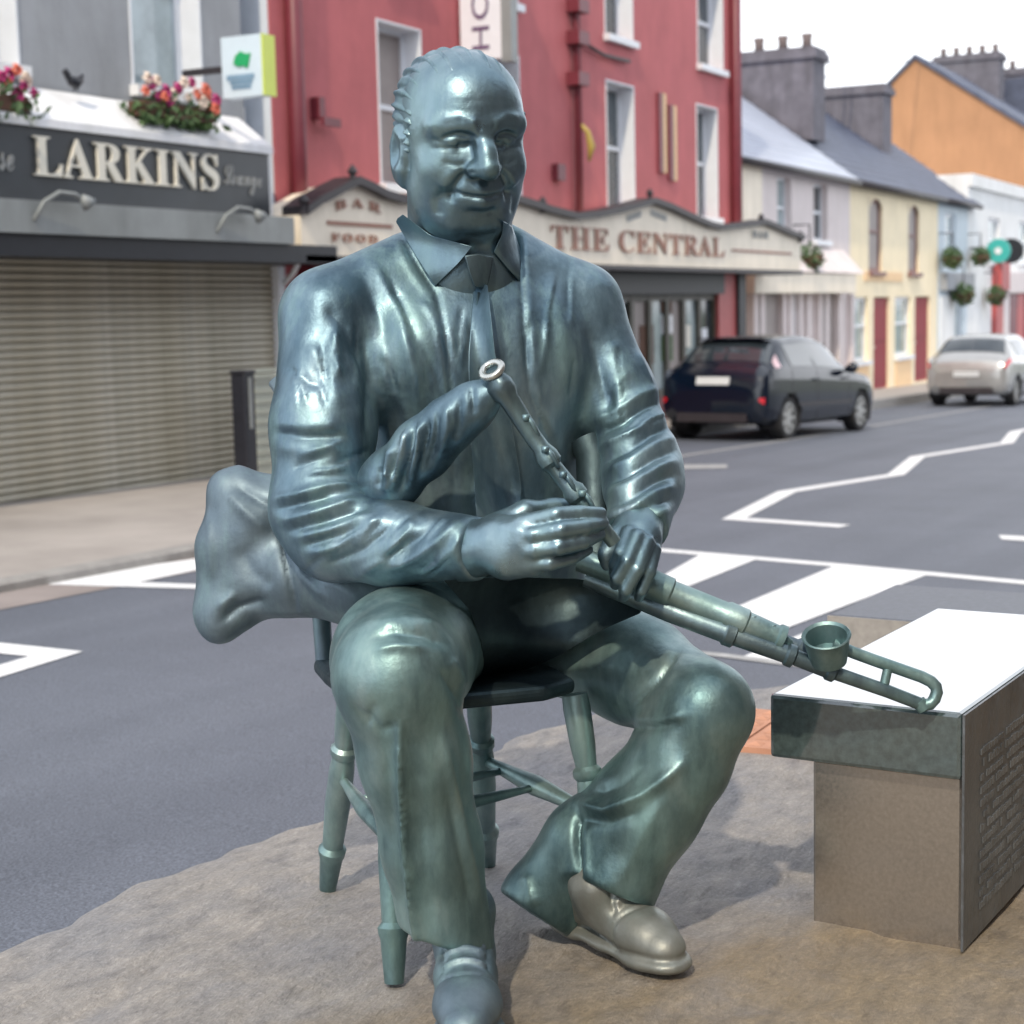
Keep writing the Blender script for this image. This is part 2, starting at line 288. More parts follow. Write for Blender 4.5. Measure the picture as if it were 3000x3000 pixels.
# ------------------------------------------------------------------ near flagstone slab carrying the statue
def slab():
    edge = [(-4, 2.42), (.5, 2.36), (2.2, 2.30), (3.2, 2.20), (4.05, 2.09), (4.4, 2.02), (4.75, 1.84), (5.0, 1.55), (5.2, 1.0)]
    ex = [e[0] for e in edge]; ey = [e[1] for e in edge]
    X = np.concatenate([np.arange(-4, 1.6, .2), np.arange(1.6, 4.6, .022), np.arange(4.6, 5.21, .05)])
    nx = len(X); T = np.linspace(0, 1, 170)**.8
    V = []; ph = rng.random(40)*6.28
    def rough(x, y):
        h = 0
        for k in range(6):
            f = 3.0*1.75**k; a = .0048/1.45**k
            h += a*(math.sin(f*(x*.94+y*.34)+ph[k])*math.sin(f*.8*(y*.94-x*.3)+ph[k+8])+.5*math.sin(f*1.3*(x-y)+ph[k+16]))
        # bedding steps of the split stone
        s = (y*.9+x*.35+.08*math.sin(3*x+ph[30])+.05*math.sin(9*y+4*x))*2.3; fr = s-math.floor(s)
        h += .011*min(1, fr*9)*(1-fr)
        return h
    for x in X:
        ye = np.interp(x, ex, ey)+.02*math.sin(5*x)+.012*math.sin(17*x+1)+.007*math.sin(41*x)
        for t in T:
            y = ye+( -3.0-ye)*(1-t)
            d = ye-y; z = rough(x, y)-.012
            if d < .03: z -= (.03-d)*.6
            V.append((x, y, z))
        V.append((x, ye+.012, -.16)); V.append((x, ye+.02, -.42))
    nt_ = len(T)+2
    VA = np.array(V); up_ = VA[:, 2] > -.1
    for pts, wd, ht in (([(180, 2985), (320, 2905), (470, 2800)], .018, -.014), ([(300, 2945), (400, 2880), (470, 2850)], .012, -.012), ([(900, 2570), (1020, 2550), (1080, 2540)], .020, -.012), ([(720, 2860), (820, 2800)], .015, -.008), ([(1000, 2830), (1130, 2780)], .015, -.010), ([(560, 2620), (640, 2590)], .02, -.009),
                        ([(1900, 2640), (2080, 2610), (2360, 2560)], .016, -.010), ([(2100, 2480), (2250, 2470), (2370, 2440)], .014, -.009), ([(1960, 2550), (2100, 2530)], .015, -.008), ([(2100, 2950), (2500, 2900)], .022, -.009), ([(1650, 2960), (1850, 2920)], .02, -.007), ([(60, 2850), (140, 2800), (260, 2770)], .02, -.011), ([(840, 2700), (960, 2690)], .014, -.007), ([(1760, 2480), (1900, 2440)], .013, -.007)):
        Pp = np.array([on_z(x, y)[:2] for x, y in pts]); best = np.full(len(VA), 9.)
        for p, q in zip(Pp, Pp[1:]):
            dd = q-p; t_ = np.clip(((VA[:, :2]-p)@dd)/(dd@dd), 0, 1); best = np.minimum(best, np.linalg.norm(VA[:, :2]-p-t_[:, None]*dd, axis=1)+.006*np.sin(VA[:, 0]*70+VA[:, 1]*40))
        VA[:, 2] += np.where(up_, ht*np.exp(-(best/wd)**2), 0)
    V = [tuple(p) for p in VA]
    Fc = [(i*nt_+j, (i+1)*nt_+j, (i+1)*nt_+j+1, i*nt_+j+1) for i in range(nx-1) for j in range(nt_-1)]
    m = bpy.data.materials.new('split_flagstone'); m.use_nodes = True; t = m.node_tree; L = t.links.new; p = t.nodes['Principled BSDF']
    tc = t.nodes.new('ShaderNodeTexCoord')
    def noise(sc, det, st=(1, 1, 1)):
        mp = t.nodes.new('ShaderNodeMapping'); mp.inputs['Scale'].default_value = st; n = t.nodes.new('ShaderNodeTexNoise')
        n.inputs['Scale'].default_value = sc; n.inputs['Detail'].default_value = det; n.inputs['Roughness'].default_value = .62
        L(tc.outputs['Object'], mp.inputs[0]); L(mp.outputs[0], n.inputs['Vector']); return n.outputs[0]
    def ramp(s, stops):
        r = t.nodes.new('ShaderNodeValToRGB'); e = r.color_ramp.elements
        e[0].position, e[0].color = stops[0][0], (*stops[0][1], 1); e[1].position, e[1].color = stops[-1][0], (*stops[-1][1], 1)
        for q, c in stops[1:-1]: k = e.new(q); k.color = (*c, 1)
        L(s, r.inputs[0]); return r.outputs[0]
    grey = ramp(noise(1.5, 5), [(.36, (.245, .243, .255)), (.50, (.30, .283, .268)), (.64, (.26, .257, .265))])
    brown = ramp(noise(2.2, 5), [(.36, (.225, .195, .162)), (.52, (.26, .21, .145)), (.66, (.235, .21, .185))])
    sx = t.nodes.new('ShaderNodeSeparateXYZ'); L(tc.outputs['Object'], sx.inputs[0])      # sunlit warmth near, cool shade beyond, put into the stone colour
    m1 = t.nodes.new('ShaderNodeMath'); m1.operation = 'MULTIPLY_ADD'; m1.inputs[1].default_value = .55; L(sx.outputs['X'], m1.inputs[0]); L(sx.outputs['Y'], m1.inputs[2])
    m2 = t.nodes.new('ShaderNodeMath'); m2.operation = 'MULTIPLY_ADD'; m2.inputs[1].default_value = 1.1; L(noise(1.7, 5), m2.inputs[0]); L(m1.outputs[0], m2.inputs[2])
    fb = ramp(m2.outputs[0], [(0, (0, 0, 0)), (1, (1, 1, 1))]); mr = t.nodes.new('ShaderNodeMapRange'); mr.inputs['From Min'].default_value = 3.05; mr.inputs['From Max'].default_value = 3.35; mr.inputs['To Min'].default_value = 1; mr.inputs['To Max'].default_value = 0; L(m2.outputs[0], mr.inputs[0])
    mb = t.nodes.new('ShaderNodeMixRGB'); L(mr.outputs[0], mb.inputs[0]); L(grey, mb.inputs[1]); L(brown, mb.inputs[2]); base = mb.outputs[0]
    fine = ramp(noise(17, 10, (.7, 1.5, 1)), [(.30, (.66, .66, .68)), (.46, (.95, .95, .95)), (.56, (1.02, 1.01, 1.0)), (.72, (1.28, 1.26, 1.23))])
    speck = ramp(noise(120, 3), [(.3, (.85, .85, .85)), (.55, (1, 1, 1)), (.72, (1.25, 1.25, 1.25))])
    a = t.nodes.new('ShaderNodeMixRGB'); a.blend_type = 'MULTIPLY'; a.inputs[0].default_value = 1; L(base, a.inputs[1]); L(fine, a.inputs[2])
    c = t.nodes.new('ShaderNodeMixRGB'); c.blend_type = 'MULTIPLY'; c.inputs[0].default_value = 1; L(a.outputs[0], c.inputs[1]); L(speck, c.inputs[2])
    L(c.outputs[0], p.inputs['Base Color']); p.inputs['Roughness'].default_value = .62; p.inputs['Specular IOR Level'].default_value = .45
    bp = t.nodes.new('ShaderNodeBump'); bp.inputs['Strength'].default_value = .85; bp.inputs['Distance'].default_value = .02
    L(noise(26, 10, (.7, 1.4, 1)), bp.inputs['Height']); L(bp.outputs[0], p.inputs['Normal'])
    o = obj('stone_pavement', V, Fc, m, smooth=True); o['kind'] = 'structure'
slab()
p0 = on_z(2190, 2215, -.01); 
b = MB(); tx, ty = 4.42, 1.30
tp = empty('tactile_paving', (4.32, 1.5, .0), 'strip of buff pink blister paving at the kerb behind the bronze knee', 'paving')
for j in range(2):
    y0 = 1.22+j*.272; q = MB().box(4.11, 4.52, y0, y0+.265, -.03, .012)
    for a_ in range(6):
        for c_ in range(4):
            cx, cy = 4.145+a_*.068, y0+.033+c_*.066; q.add([(cx-.02, cy-.02, .0125), (cx+.02, cy-.02, .0125), (cx+.02, cy+.02, .0125), (cx-.02, cy+.02, .0125), (cx, cy, .02)], [(0, 1, 4), (1, 2, 4), (2, 3, 4), (3, 0, 4)])
    q.build('paving_tile', Mt['tactile'], tp)

# ================================================================== buildings
def wall(name, X0, X1, Z0, Z1, Y, holes, m, parent, dep=.28, back=7.0):
    xs = sorted({X0, X1, *[h[0] for h in holes], *[h[1] for h in holes]}); zs = sorted({Z0, Z1, *[h[2] for h in holes], *[h[3] for h in holes]})
    b = MB()
    for i in range(len(xs)-1):
        for j in range(len(zs)-1):
            cx, cz = (xs[i]+xs[i+1])/2, (zs[j]+zs[j+1])/2
            if any(h[0] < cx < h[1] and h[2] < cz < h[3] for h in holes): continue
            b.quad((xs[i], Y, zs[j]), (xs[i+1], Y, zs[j]), (xs[i+1], Y, zs[j+1]), (xs[i], Y, zs[j+1]))
    for h in holes:
        x0, x1, z0, z1 = h[:4]
        b.quad((x0, Y, z0), (x0, Y+dep, z0), (x0, Y+dep, z1), (x0, Y, z1)); b.quad((x1, Y, z0), (x1, Y, z1), (x1, Y+dep, z1), (x1, Y+dep, z0))
        b.quad((x0, Y, z1), (x0, Y+dep, z1), (x1, Y+dep, z1), (x1, Y, z1)); b.quad((x0, Y, z0), (x1, Y, z0), (x1, Y+dep, z0), (x0, Y+dep, z0))
    e = 1e-3; Yb = Y+back
    b.quad((X0, Y, Z0), (X0, Y, Z1), (X0, Yb, Z1), (X0, Yb, Z0)); b.quad((X1, Y, Z0), (X1, Yb, Z0), (X1, Yb, Z1), (X1, Y, Z1))
    b.quad((X0, Yb, Z0), (X0, Yb, Z1), (X1, Yb, Z1), (X1, Yb, Z0)); b.quad((X0, Y, Z1), (X1, Y, Z1), (X1, Yb, Z1), (X0, Yb, Z1))
    return b.build(name, m, parent)
def window(parent, h, Y, frame='sash', glass='glass', rail=.5, dep=.26, fw=.055, sill=True, lining=True, sillm=None, mull=0, arch=None):
    """one window in the hole h: frame (with the painted lining) > pane(s), sill"""
    x0, x1, z0, z1 = h[:4]; b = MB(); yi = Y+dep
    if lining:   # painted reveal boards
        t = .025
        b.box(x0+.002, x0+t, Y-.012, yi, z0, z1); b.box(x1-t, x1-.002, Y-.012, yi, z0, z1); b.box(x0+t, x1-t, Y-.012, yi, z1-t, z1-.002)
        x0 += t; x1 -= t; z1 -= t
    b.box(x0, x0+fw, yi-.07, yi-.01, z0, z1); b.box(x1-fw, x1, yi-.07, yi-.01, z0, z1)
    b.box(x0+fw, x1-fw, yi-.07, yi-.01, z1-fw, z1); b.box(x0+fw, x1-fw, yi-.07, yi-.01, z0, z0+fw)
    zr = z0+(z1-z0)*rail if rail else None
    if rail: b.box(x0+fw, x1-fw, yi-.085, yi-.012, zr-.03, zr+.03)
    for k in range(mull):
        xm = x0+(x1-x0)*(k+1)/(mull+1); b.box(xm-.02, xm+.02, yi-.068, yi-.013, z0+fw, z1-fw)
    f = b.build('window', Mt[frame], parent)
    spans = [(z0+fw, zr-.03), (zr+.03, z1-fw)] if rail else [(z0+fw, z1-fw)]
    for za, zb in spans: MB().box(x0+fw, x1-fw, yi-.04, yi-.02, za, zb).build('pane', Mt[glass], f)
    if sill: MB().box(x0-.06, x1+.06, Y-.10, yi-.09, z0-.10, z0-.004).build('sill', Mt[sillm or frame], f)
    return f
def plank(name, x0, x1, y0, y1, z0, z1, m, parent): return MB().box(x0, x1, y0, y1, z0, z1).build(name, Mt[m], parent)

# --- lettering (built-in font, serif glyphs through the mathematical letters; turned into meshes)
def math_letters(s, up=0x1D400, lo=0x1D41A):
    return ''.join(chr(up+ord(c)-65) if 'A' <= c <= 'Z' else chr(lo+ord(c)-97) if 'a' <= c <= 'z' else c for c in s)
def lettering(name, text, m, parent, origin, ux, uz, width, height, thick=.02, spacing=1.0, bend=None):
    """text mesh fitted into width x height, lying in the plane (ux, uz) at origin (its lower left corner)"""
    cu = bpy.data.curves.new('t', 'FONT'); cu.body = text; cu.size = 1; cu.extrude = .0; cu.resolution_u = 3; cu.space_character = spacing
    o = bpy.data.objects.new('t', cu); COL.objects.link(o); dg = bpy.context.evaluated_depsgraph_get(); dg.update()
    me = bpy.data.meshes.new_from_object(o.evaluated_get(dg)); bpy.data.objects.remove(o)
    n = len(me.vertices); V = np.empty(n*3); me.vertices.foreach_get('co', V); V = V.reshape(-1, 3)
    Fc = [tuple(p.vertices) for p in me.polygons]; lo, hi = V.min(0), V.max(0)
    u = (V[:, 0]-lo[0])/(hi[0]-lo[0]); q = (V[:, 1]-lo[1])/(hi[1]-lo[1])
    ux, uz = np.array(ux, float), np.array(uz, float); nn = np.cross(ux, uz)
    zz = q*height+(bend(u) if bend else 0)
    A = np.array(origin)+np.outer(u*width, ux)+np.outer(zz, uz)+nn*thick; B = A-nn*thick
    bm = bmesh.new(); vs_ = [bm.verts.new(p) for p in A]
    for f in Fc:
        try: bm.faces.new([vs_[i] for i in f])
        except ValueError: pass
    r = bmesh.ops.extrude_face_region(bm, geom=bm.faces[:]); ev = [g for g in r['geom'] if isinstance(g, bmesh.types.BMVert)]
    for v in ev: v.co = v.co-Vector(nn*thick)
    bmesh.ops.recalc_face_normals(bm, faces=bm.faces[:])
    mm = bpy.data.meshes.new('x'); bm.to_mesh(mm); bm.free()
    Vv = [tuple(v.co) for v in mm.vertices]; Ff = [tuple(p.vertices) for p in mm.polygons]
    bpy.data.meshes.remove(mm); bpy.data.meshes.remove(me)
    par = list(range(len(Vv)))
    def find(i):
        while par[i] != i: par[i] = par[par[i]]; i = par[i]
        return i
    for f in Ff:
        for i in f[1:]: par[find(i)] = find(f[0])
    groups = {}
    for f in Ff: groups.setdefault(find(f[0]), []).append(f)
    keys = sorted(groups, key=lambda k: np.dot(Vv[groups[k][0][0]], ux))
    o = None
    for k in keys:
        ids = sorted({i for f in groups[k] for i in f}); mp_ = {i: j for j, i in enumerate(ids)}
        o = obj('letter' if name == 'sign_lettering' else name, [Vv[i] for i in ids], [tuple(mp_[i] for i in f) for f in groups[k]], m, parent)
    return o

# ---------------------------------------------------------------- Larkins shop
YL = 10.4
lk = empty('shop_building', (10, YL, -.4), 'grey rendered shop with LARKINS on a dark sign over a closed shutter', 'shop')
xr = on_y(812, 900, YL)[0]; xwr = on_y(703, 50, YL)[0]
z_sh0, z_sh1 = -.40, 1.80
w2 = rect(380, -120, 588, 335, YL); w1 = rect(-190, -120, 52, 300, YL)
w2 = (w2[0], w2[1], 3.28, 5.2); w1 = (w1[0], w1[1], 3.28, 5.2)
wall('wall', 4.0, xwr, 2.72, 6.6, YL, [w1, w2], Mt['grey'], lk, back=6)
for h in (w1, w2): window(lk, h, YL, glass='glassl', rail=.52, dep=.30, fw=.06, sillm='white')
b = MB().box(4, 10.2, YL, YL+6, -.5, 2.72); b.build('side_wall', Mt['grey'], lk)
plank('low_parapet', xwr+.002, xr-.01, YL+.3, YL+.5, 2.0, 3.30, 'whiter', lk)
plank('rear_block', 10.2, xr-.01, YL+.40, YL+6, -.5, 2.0, 'grey', lk)
xsg = on_y(797, 500, YL-.38)[0]; xfl = on_y(799, 400, YL-.42)[0]
plank('flashing', 4.0, xfl, YL-.42, YL+.29, 2.735, 2.80, 'lead', lk)
b = MB(); b.prism([(4, YL-.42, 2.802), (4, YL-.015, 3.12), (4, YL-.015, 2.802)], (xfl-4, 0, 0)); b.build('sloped_flashing', Mt['lead'], lk)
sg = plank('sign_board', 4.0, xsg-.06, YL-.38, YL-.1, 2.12, 2.73, 'slate_sign', lk)
plank('sign_edge', xsg-.058, xsg+.02, YL-.36, YL-.1, 2.105, 2.73, 'white', lk)
YS = YL-.385
a0 = on_y(98, 517, YS); a1 = on_y(637, 560, YS)
zb = (a0[2]+a1[2])/2; zt = (on_y(98, 395, YS)[2]+on_y(630, 455, YS)[2])/2
lettering('sign_lettering', math_letters('LARKINS'), Mt['letter'], sg, (a0[0], YS, zb), (1, 0, 0), (0, 0, 1), a1[0]-a0[0], zt-zb, .03, 1.05)
c0 = on_y(655, 548, YS); c1 = on_y(765, 548, YS)
lettering('script_lettering', math_letters('Lounge', 0x1D4D0, 0x1D4EA), Mt['letter_dim'], sg, (c0[0], YS, c0[2]-.06), (1, 0, 0), (0, 0, 1), c1[0]-c0[0], .27, .012)
c0 = on_y(-125, 470, YS); c1 = on_y(38, 470, YS)
lettering('script_lettering', math_letters('House', 0x1D4D0, 0x1D4EA), Mt['letter_dim'], sg, (c0[0], YS, c0[2]-.05), (1, 0, 0), (0, 0, 1), c1[0]-c0[0], .26, .012)
plank('canopy_fascia', 4.0, on_y(862, 655, YL-.75)[0], YL-.75, YL-.39, 1.84, 2.10, 'canopy', lk)
plank('canopy_soffit', 4.0, xr+.1, YL-.70, YL-.02, 1.66, 1.838, 'dark', lk)
plank('shutter_housing', 10.3, xr-.15, YL-.06, YL+.1, 1.70, 1.84, 'dark', lk)
plank('corner_post', xr-.10, xr+.02, YL-.10, YL+.2, -.45, 1.655, 'sash', lk)
# swan-neck sign lamps on the canopy
def swan(px, py):
    q = on_y(px, py, YL-.80); e = empty('sign_lamp', q, 'curved arm lamp over the shutter canopy, '+('left of the two' if px < 400 else 'right of the two'), 'lamp', 'lamps over the shop sign')
    MB().tube([q+[-.28, .05, -.20], q+[-.2, -.0, -.05], q+[-.05, -.03, .03], q+[.1, -.05, .02], q+[.2, -.06, -.03]], .018, 6).build('arm', Mt['canopy'], e, True)
    MB().tube([q+[.17, -.06, .0], q+[.24, -.08, -.06]], [.03, .07], 8).build('lamp_shade', Mt['canopy'], e, True)
swan(180, 575); swan(700, 618)
# roller shutter: every slat its own piece
sh = empty('roller_shutter', (10.3, YL, -.45), 'closed galvanised roller shutter filling the shop front below the canopy', 'shutter')
X0s, X1s = 8.2, xr-.105
nsl = 32; hs = (1.70+.44)/nsl; prof = [(.0, .0), (.022, .18), (.028, .5), (.022, .8), (.004, .97)]
sb = MB()
for (y, t) in prof: sb.v += [(0, -y, t*hs), (X1s-X0s, -y, t*hs)]
for i in range(len(prof)-1): sb.f.append((2*i, 2*i+1, 2*i+3, 2*i+2))
s0 = sb.build('slat', Mt['shutter'], sh, origin=None); s0.data.transform(Matrix.Translation(Vector(LOC['roller_shutter'])))
for k in range(nsl):
    s_ = s0 if k == 0 else s0.copy()
    if k: COL.objects.link(s_); s_.parent = sh
    s_.location = (X0s-10.3, 0, .45-.44+k*hs)
plank('backing', X0s, X1s, YL+.03, YL+.06, -.45, 1.7, 'dark', sh)
plank('bottom_rail', X0s, X1s, YL-.04, YL+.02, -.46, -.42, 'canopy', sh)
# projecting lightbox sign facing up the street
sgn = empty('projecting_sign', on_y(800, 200, YL-.1), 'pale blue box sign with a green leaf emblem and lime edge', 'sign')
q0 = on_y(642, 200, 9.35); xs_ = q0[0]+1.0
yA = 10.25; 
def on_x(px, py, X): r = ray(px, py); return CAM+r*(X/r[0])
XS = 13.35
yl, yr_ = on_x(650, 200, XS)[1], on_x(768, 200, XS)[1]; zt_, zb_ = on_x(700, 105, XS)[2], on_x(700, 285, XS)[2]
plank('sign_box', XS, XS+.16, yr_, yl, zb_, zt_, 'signblue', sgn)
plank('lime_edge', XS-.006, XS+.19, yr_-.02, yr_-.002, zb_, zt_, 'lime', sgn)
plank('bracket', XS+.05, XS+.1, yl, YL, (zb_+zt_)/2-.03, (zb_+zt_)/2+.03, 'pipe', sgn)
lf = [(690, 165), (705, 150), (722, 158), (735, 155), (732, 172), (728, 195), (722, 200), (716, 192), (700, 196), (685, 188)]
b = MB(); b.prism([on_x(x, y, XS-.003) for x, y in lf], (-.012, 0, 0)); b.build('leaf_emblem', Mt['green'], sgn)
for i, (ya, yb, a_, b2) in enumerate(((222, 229, 665, 748), (238, 243, 675, 742), (252, 257, 680, 738))):
    b = MB(); pa = on_x(a_, ya, XS-.003); pb = on_x(b2, yb, XS-.003)
    nseg = 9
    for k in range(nseg):
        y0 = pa[1]+(pb[1]-pa[1])*k/nseg; y1 = pa[1]+(pb[1]-pa[1])*(k+.72)/nseg; b.box(XS-.012, XS-.003, y0, y1, pb[2], pa[2])
    b.build('print_line', Mt['signtext'], sgn)
# bird on the ledge
q = on_y(222, 268, YL-.2); bd = MB()
bird = empty('bird', q, 'small black bird perched on the white ledge over the sign', 'bird')
MB().tube([q+[-.10, 0, .10], q+[-.05, 0, .085], q+[0, 0, .07], q+[.06, 0, .10], q+[.10, 0, .15]], [.012, .045, .055, .035, .012], 8).build('torso', Mt['black'], bird, True)
MB().tube([q+[-.08, 0, .09], q+[-.095, 0, .13], q+[-.12, 0, .155], q+[-.16, 0, .15]], [.025, .03, .03, .004], 8).build('head', Mt['black'], bird, True)
MB().tube([q+[-.0, .02, .06], q+[.0, .02, 0]], .006, 5).tube([q+[-.0, -.02, .06], q+[.0, -.02, 0]], .006, 5).build('legs', Mt['black'], bird)
# flower boxes
def flowers(px0, px1, py0, py1, label, Y):
    a = on_y(px0, py1, Y); c = on_y(px1, py1, Y); z0 = a[2]*.5+c[2]*.5; hh = on_y((px0+px1)/2, py0, Y)[2]-z0
    e = empty('flower_box', ((a[0]+c[0])/2, Y, z0), label, 'flower box', 'flower boxes on the ledge')
    b = MB().box(a[0]+.05, c[0]-.05, Y-.10, Y+.10, z0, z0+.13); b.build('planter', Mt['terrac'], e)
    b = MB()
    for k in range(620):
        x = a[0]+(c[0]-a[0])*random.random(); y = Y+random.gauss(0, .10); u = random.random(); z = z0-.08+u*hh*.9*(.75+.25*math.sin(x*9))
        s_ = .035+.03*random.random(); d = Vector((random.gauss(0, 1), random.gauss(0, 1)-.6, random.gauss(0, 1)+.4)).normalized(); t1 = d.orthogonal().normalized(); t2 = d.cross(t1)
        p = Vector((x, y, z)); b.add([p-t1*s_, p-t2*s_*.45+d*.01, p+t1*s_, p+t2*s_*.45+d*.01], [(0, 1, 2), (0, 2, 3)])
    o = b.build('foliage', Mt['leaf'], e); o['kind'] = 'stuff'
    for k in range(22):
        x = a[0]+(c[0]-a[0])*(k+.5+random.uniform(-.4, .4))/22; z = z0+hh*random.uniform(.25, .95); y = Y-.10-random.random()*.06
        r_ = .04+.03*random.random(); b = MB()
        for pth in range(6):
            th = pth*math.pi/3; ct = np.array([x+r_*.6*math.cos(th), y-.01*random.random(), z+r_*.6*math.sin(th)])
            ring = [ct+np.array([r_*.55*math.cos(th+j*1.2566), .02*math.cos(j*2.5), r_*.55*math.sin(th+j*1.2566)]) for j in range(5)]
            b.add([ct+[0, -.03, 0]]+ring, [(0, 1+j, 1+(j+1) % 5) for j in range(5)])
        b.build('blossom', Mt[random.choice(['bloom1', 'bloom1', 'bloom2', 'bloom3'])], e)
flowers(392, 612, 232, 352, 'flower box of magenta, coral and cream blooms under the shop window', YL-.30)
flowers(-190, 72, 175, 320, 'flower box cut off by the left edge of the photo', YL-.30)

# ---------------------------------------------------------------- The Central
YR = 10.4
ct = empty('pub_building', (22, YR, -.6), 'tall red rendered pub with THE CENTRAL on its cream wavy fascia', 'pub')
rl = xr+.06; rr = on_y(2166, 900, YR)[0]
def hole(a, b_, c, d): return rect(a, b_, c, d, YR)
hA = hole(1106, 28, 1236, 490); hB = hole(1776, 243, 1858, 610); hC = hole(2040, 312, 2102, 640); hD = hole(1400, 80, 1522, 530)
zB1, zB0 = hB[3], hB[2]; zu0 = on_y(1815, 112, YR)[2]; zu1 = zu0+1.55
holes = [(h[0], h[1], zB0, zB1) for h in (hA, hD, hB, hC)]
hUC = hole(2042, -60, 2117, 190); up = [(h[0], h[1], zu0, zu1) for h in (hA, hD, hB)]+[(hUC[0], hUC[1], zu0, zu1)]
shop = (on_y(1560, 900, YR)[0], on_y(2085, 900, YR)[0], -.25, 1.35)
wall('wall', rl, rr, -.95, 9.3, YR, holes+up, Mt['red'], ct, dep=.30, back=8)
for h in holes+up: window(ct, h, YR, glass='blind' if h is holes[0] else 'glass', rail=.5, dep=.29, fw=.05)
MB().quad((rl-.004, YR+.02, -.9), (rl-.004, YR+8, -.9), (rl-.004, YR+8, 9.28), (rl-.004, YR+.02, 9.28)).build('side_wall', Mt['sidew'], ct)
# ground floor front under the fascia
plank('shop_panel', rl+.5, rr-1.0, YR-.06, YR-.002, -.95, 2.0, 'dred', ct)
gx0, gx1 = on_y(1600, 900, YR-.1)[0], on_y(2085, 900, YR-.1)[0]
gz1 = on_y(1950, 862, YR-.1)[2]; gz0 = on_y(1950, 1110, YR-.1)[2]-.15
fr = MB(); nm = 9
for k in range(nm+1):
    xm = gx0+(gx1-gx0)*k/nm; fr.box(xm-.07, xm+.07, YR-.16, YR-.065, gz0, gz1)
fr.box(gx0+.07, gx1-.07, YR-.155, YR-.066, gz1-.1, gz1-.002); fr.box(gx0+.07, gx1-.07, YR-.155, YR-.066, gz0-.1, gz0)
sf = fr.build('shop_window', mat('dark_olive_frame', (.055, .05, .035), .5, var=.2), ct)
for k in range(nm):
    xa = gx0+(gx1-gx0)*k/nm+.07; xb = gx0+(gx1-gx0)*(k+1)/nm-.07
    plank('pane', xa, xb, YR-.10, YR-.08, gz0, gz1-.1, ['glassl', 'blind', 'glassl', 'glass', 'blind'][k % 5], sf)
for px, py, w_, h_, m_ in ((1955, 950, .16, .14, 'lead'), (1952, 892, .17, .13, 'terrac'), (1955, 1020, .17, .20, 'leaf'), (2060, 990, .14, .16, 'sash'), (1895, 1010, .2, .3, 'terrac'), (2010, 985, .15, .18, 'letter'), (1830, 875, .2, .06, 'sash'), (1895, 872, .2, .06, 'cab')):
    q = on_y(px, py, YR-.11); plank('poster', q[0]-w_*1.4, q[0]+w_*1.4, YR-.112, YR-.103, q[2]-h_, q[2]+h_, m_, sf)
plank('dark_fascia', on_y(1500, 800, YR-.3)[0], gx1+.1, YR-.30, YR-.065, gz1, 1.72, 'dark', ct)
plank('pilaster', on_y(2103, 900, YR-.2)[0], on_y(2160, 900, YR-.2)[0], YR-.22, YR-.003, -.95, 1.78, 'pilaster', ct)
plank('pilaster', rl+.35, rl+1.0, YR-.2, YR-.003, -.95, 1.66, 'dred', ct)
# wavy fascia canopy: one profile extruded, trim following the top, cream board
YF = 9.75
crest = [(880, 614), (900, 600), (917, 586), (950, 570), (989, 548), (1033, 527), (1080, 548), (1116, 567), (1170, 583), (1240, 582), (1330, 565), (1440, 553), (1480, 575), (1540, 592), (1600, 612), (1680, 632), (1740, 626), (1810, 612), (1870, 596), (1904, 586), (1950, 602), (2010, 630), (2070, 656), (2105, 664), (2150, 660), (2200, 654), (2230, 648), (2265, 662), (2310, 682), (2345, 694)]
cp = [on_y(x, y, YF) for x, y in crest]; zbot = np.mean([on_y(1750, 782, YF)[2], on_y(2280, 785, YF)[2]])
def ribbon(pts, lower, y0, y1):
    b = MB(); n = len(pts)
    for y in (y0, y1):
        b.v += [(p[0], y, p[2]) for p in pts]; b.v += [(p[0], y, q) for p, q in zip(pts, lower)]
    for i in range(n-1):
        b.f += [(i, i+1, n+i+1, n+i), (2*n+i+1, 2*n+i, 3*n+i, 3*n+i+1), (i+1, i, 2*n+i, 2*n+i+1), (n+i, n+i+1, 3*n+i+1, 3*n+i)]
    b.f += [(0, n, 3*n, 2*n), (n-1, 3*n-1, 4*n-1, 2*n-1)]; return b
fas = ribbon([(p[0], 0, p[2]-.05) for p in cp], [zbot]*len(cp), YF, YR-.07).build('fascia', Mt['offw'], ct)
ribbon([(p[0], 0, p[2]+.035) for p in cp], [p[2]-.052 for p in cp], YF-.10, YF+.22).build('fascia_trim', Mt['pipe'], fas)
plank('fascia_base_trim', cp[0][0], cp[-1][0], YF-.05, YR-.08, zbot-.07, zbot-.003, 'pipe', fas)
for x, y in ((1033, 505), (1904, 562), (2230, 630), (890, 592), (2345, 680), (1590, 590)):
    q = on_y(x, y+22, YF-.03); MB().tube([q+[0, 0, -.05], q+[0, 0, .05], q+[0, 0, .08], q+[0, 0, .12], q+[0, 0, .16]], [.05, .03, .06, .04, .005], 7).build('finial', Mt['pipe'], fas)
YT = YF-.012
def sign(text, p0, p1, ptop, m, thick=.012, sp=1.0, name='sign_lettering', bend=None, up=0x1D400):
    a = on_y(*p0, YT); c = on_y(*p1, YT); tz_ = on_y((p0[0]+p1[0])/2, ptop, YT)[2]; zb = (a[2]+c[2])/2
    lettering(name, math_letters(text, up), Mt[m], fas, (a[0], YT, zb), (1, 0, 0), (0, 0, 1), c[0]-a[0], tz_-zb, thick, sp, bend)
sign('THE CENTRAL', (1615, 735), (2122, 750), 677, 'letter_red', sp=1.06)
sign('BAR', (982, 622), (1116, 622), 596, 'letter_red', sp=1.5, bend=lambda u: .05*(1-(2*u-1)**2))
sign('FOOD', (972, 713), (1105, 708), 686, 'letter_red', sp=1.4)
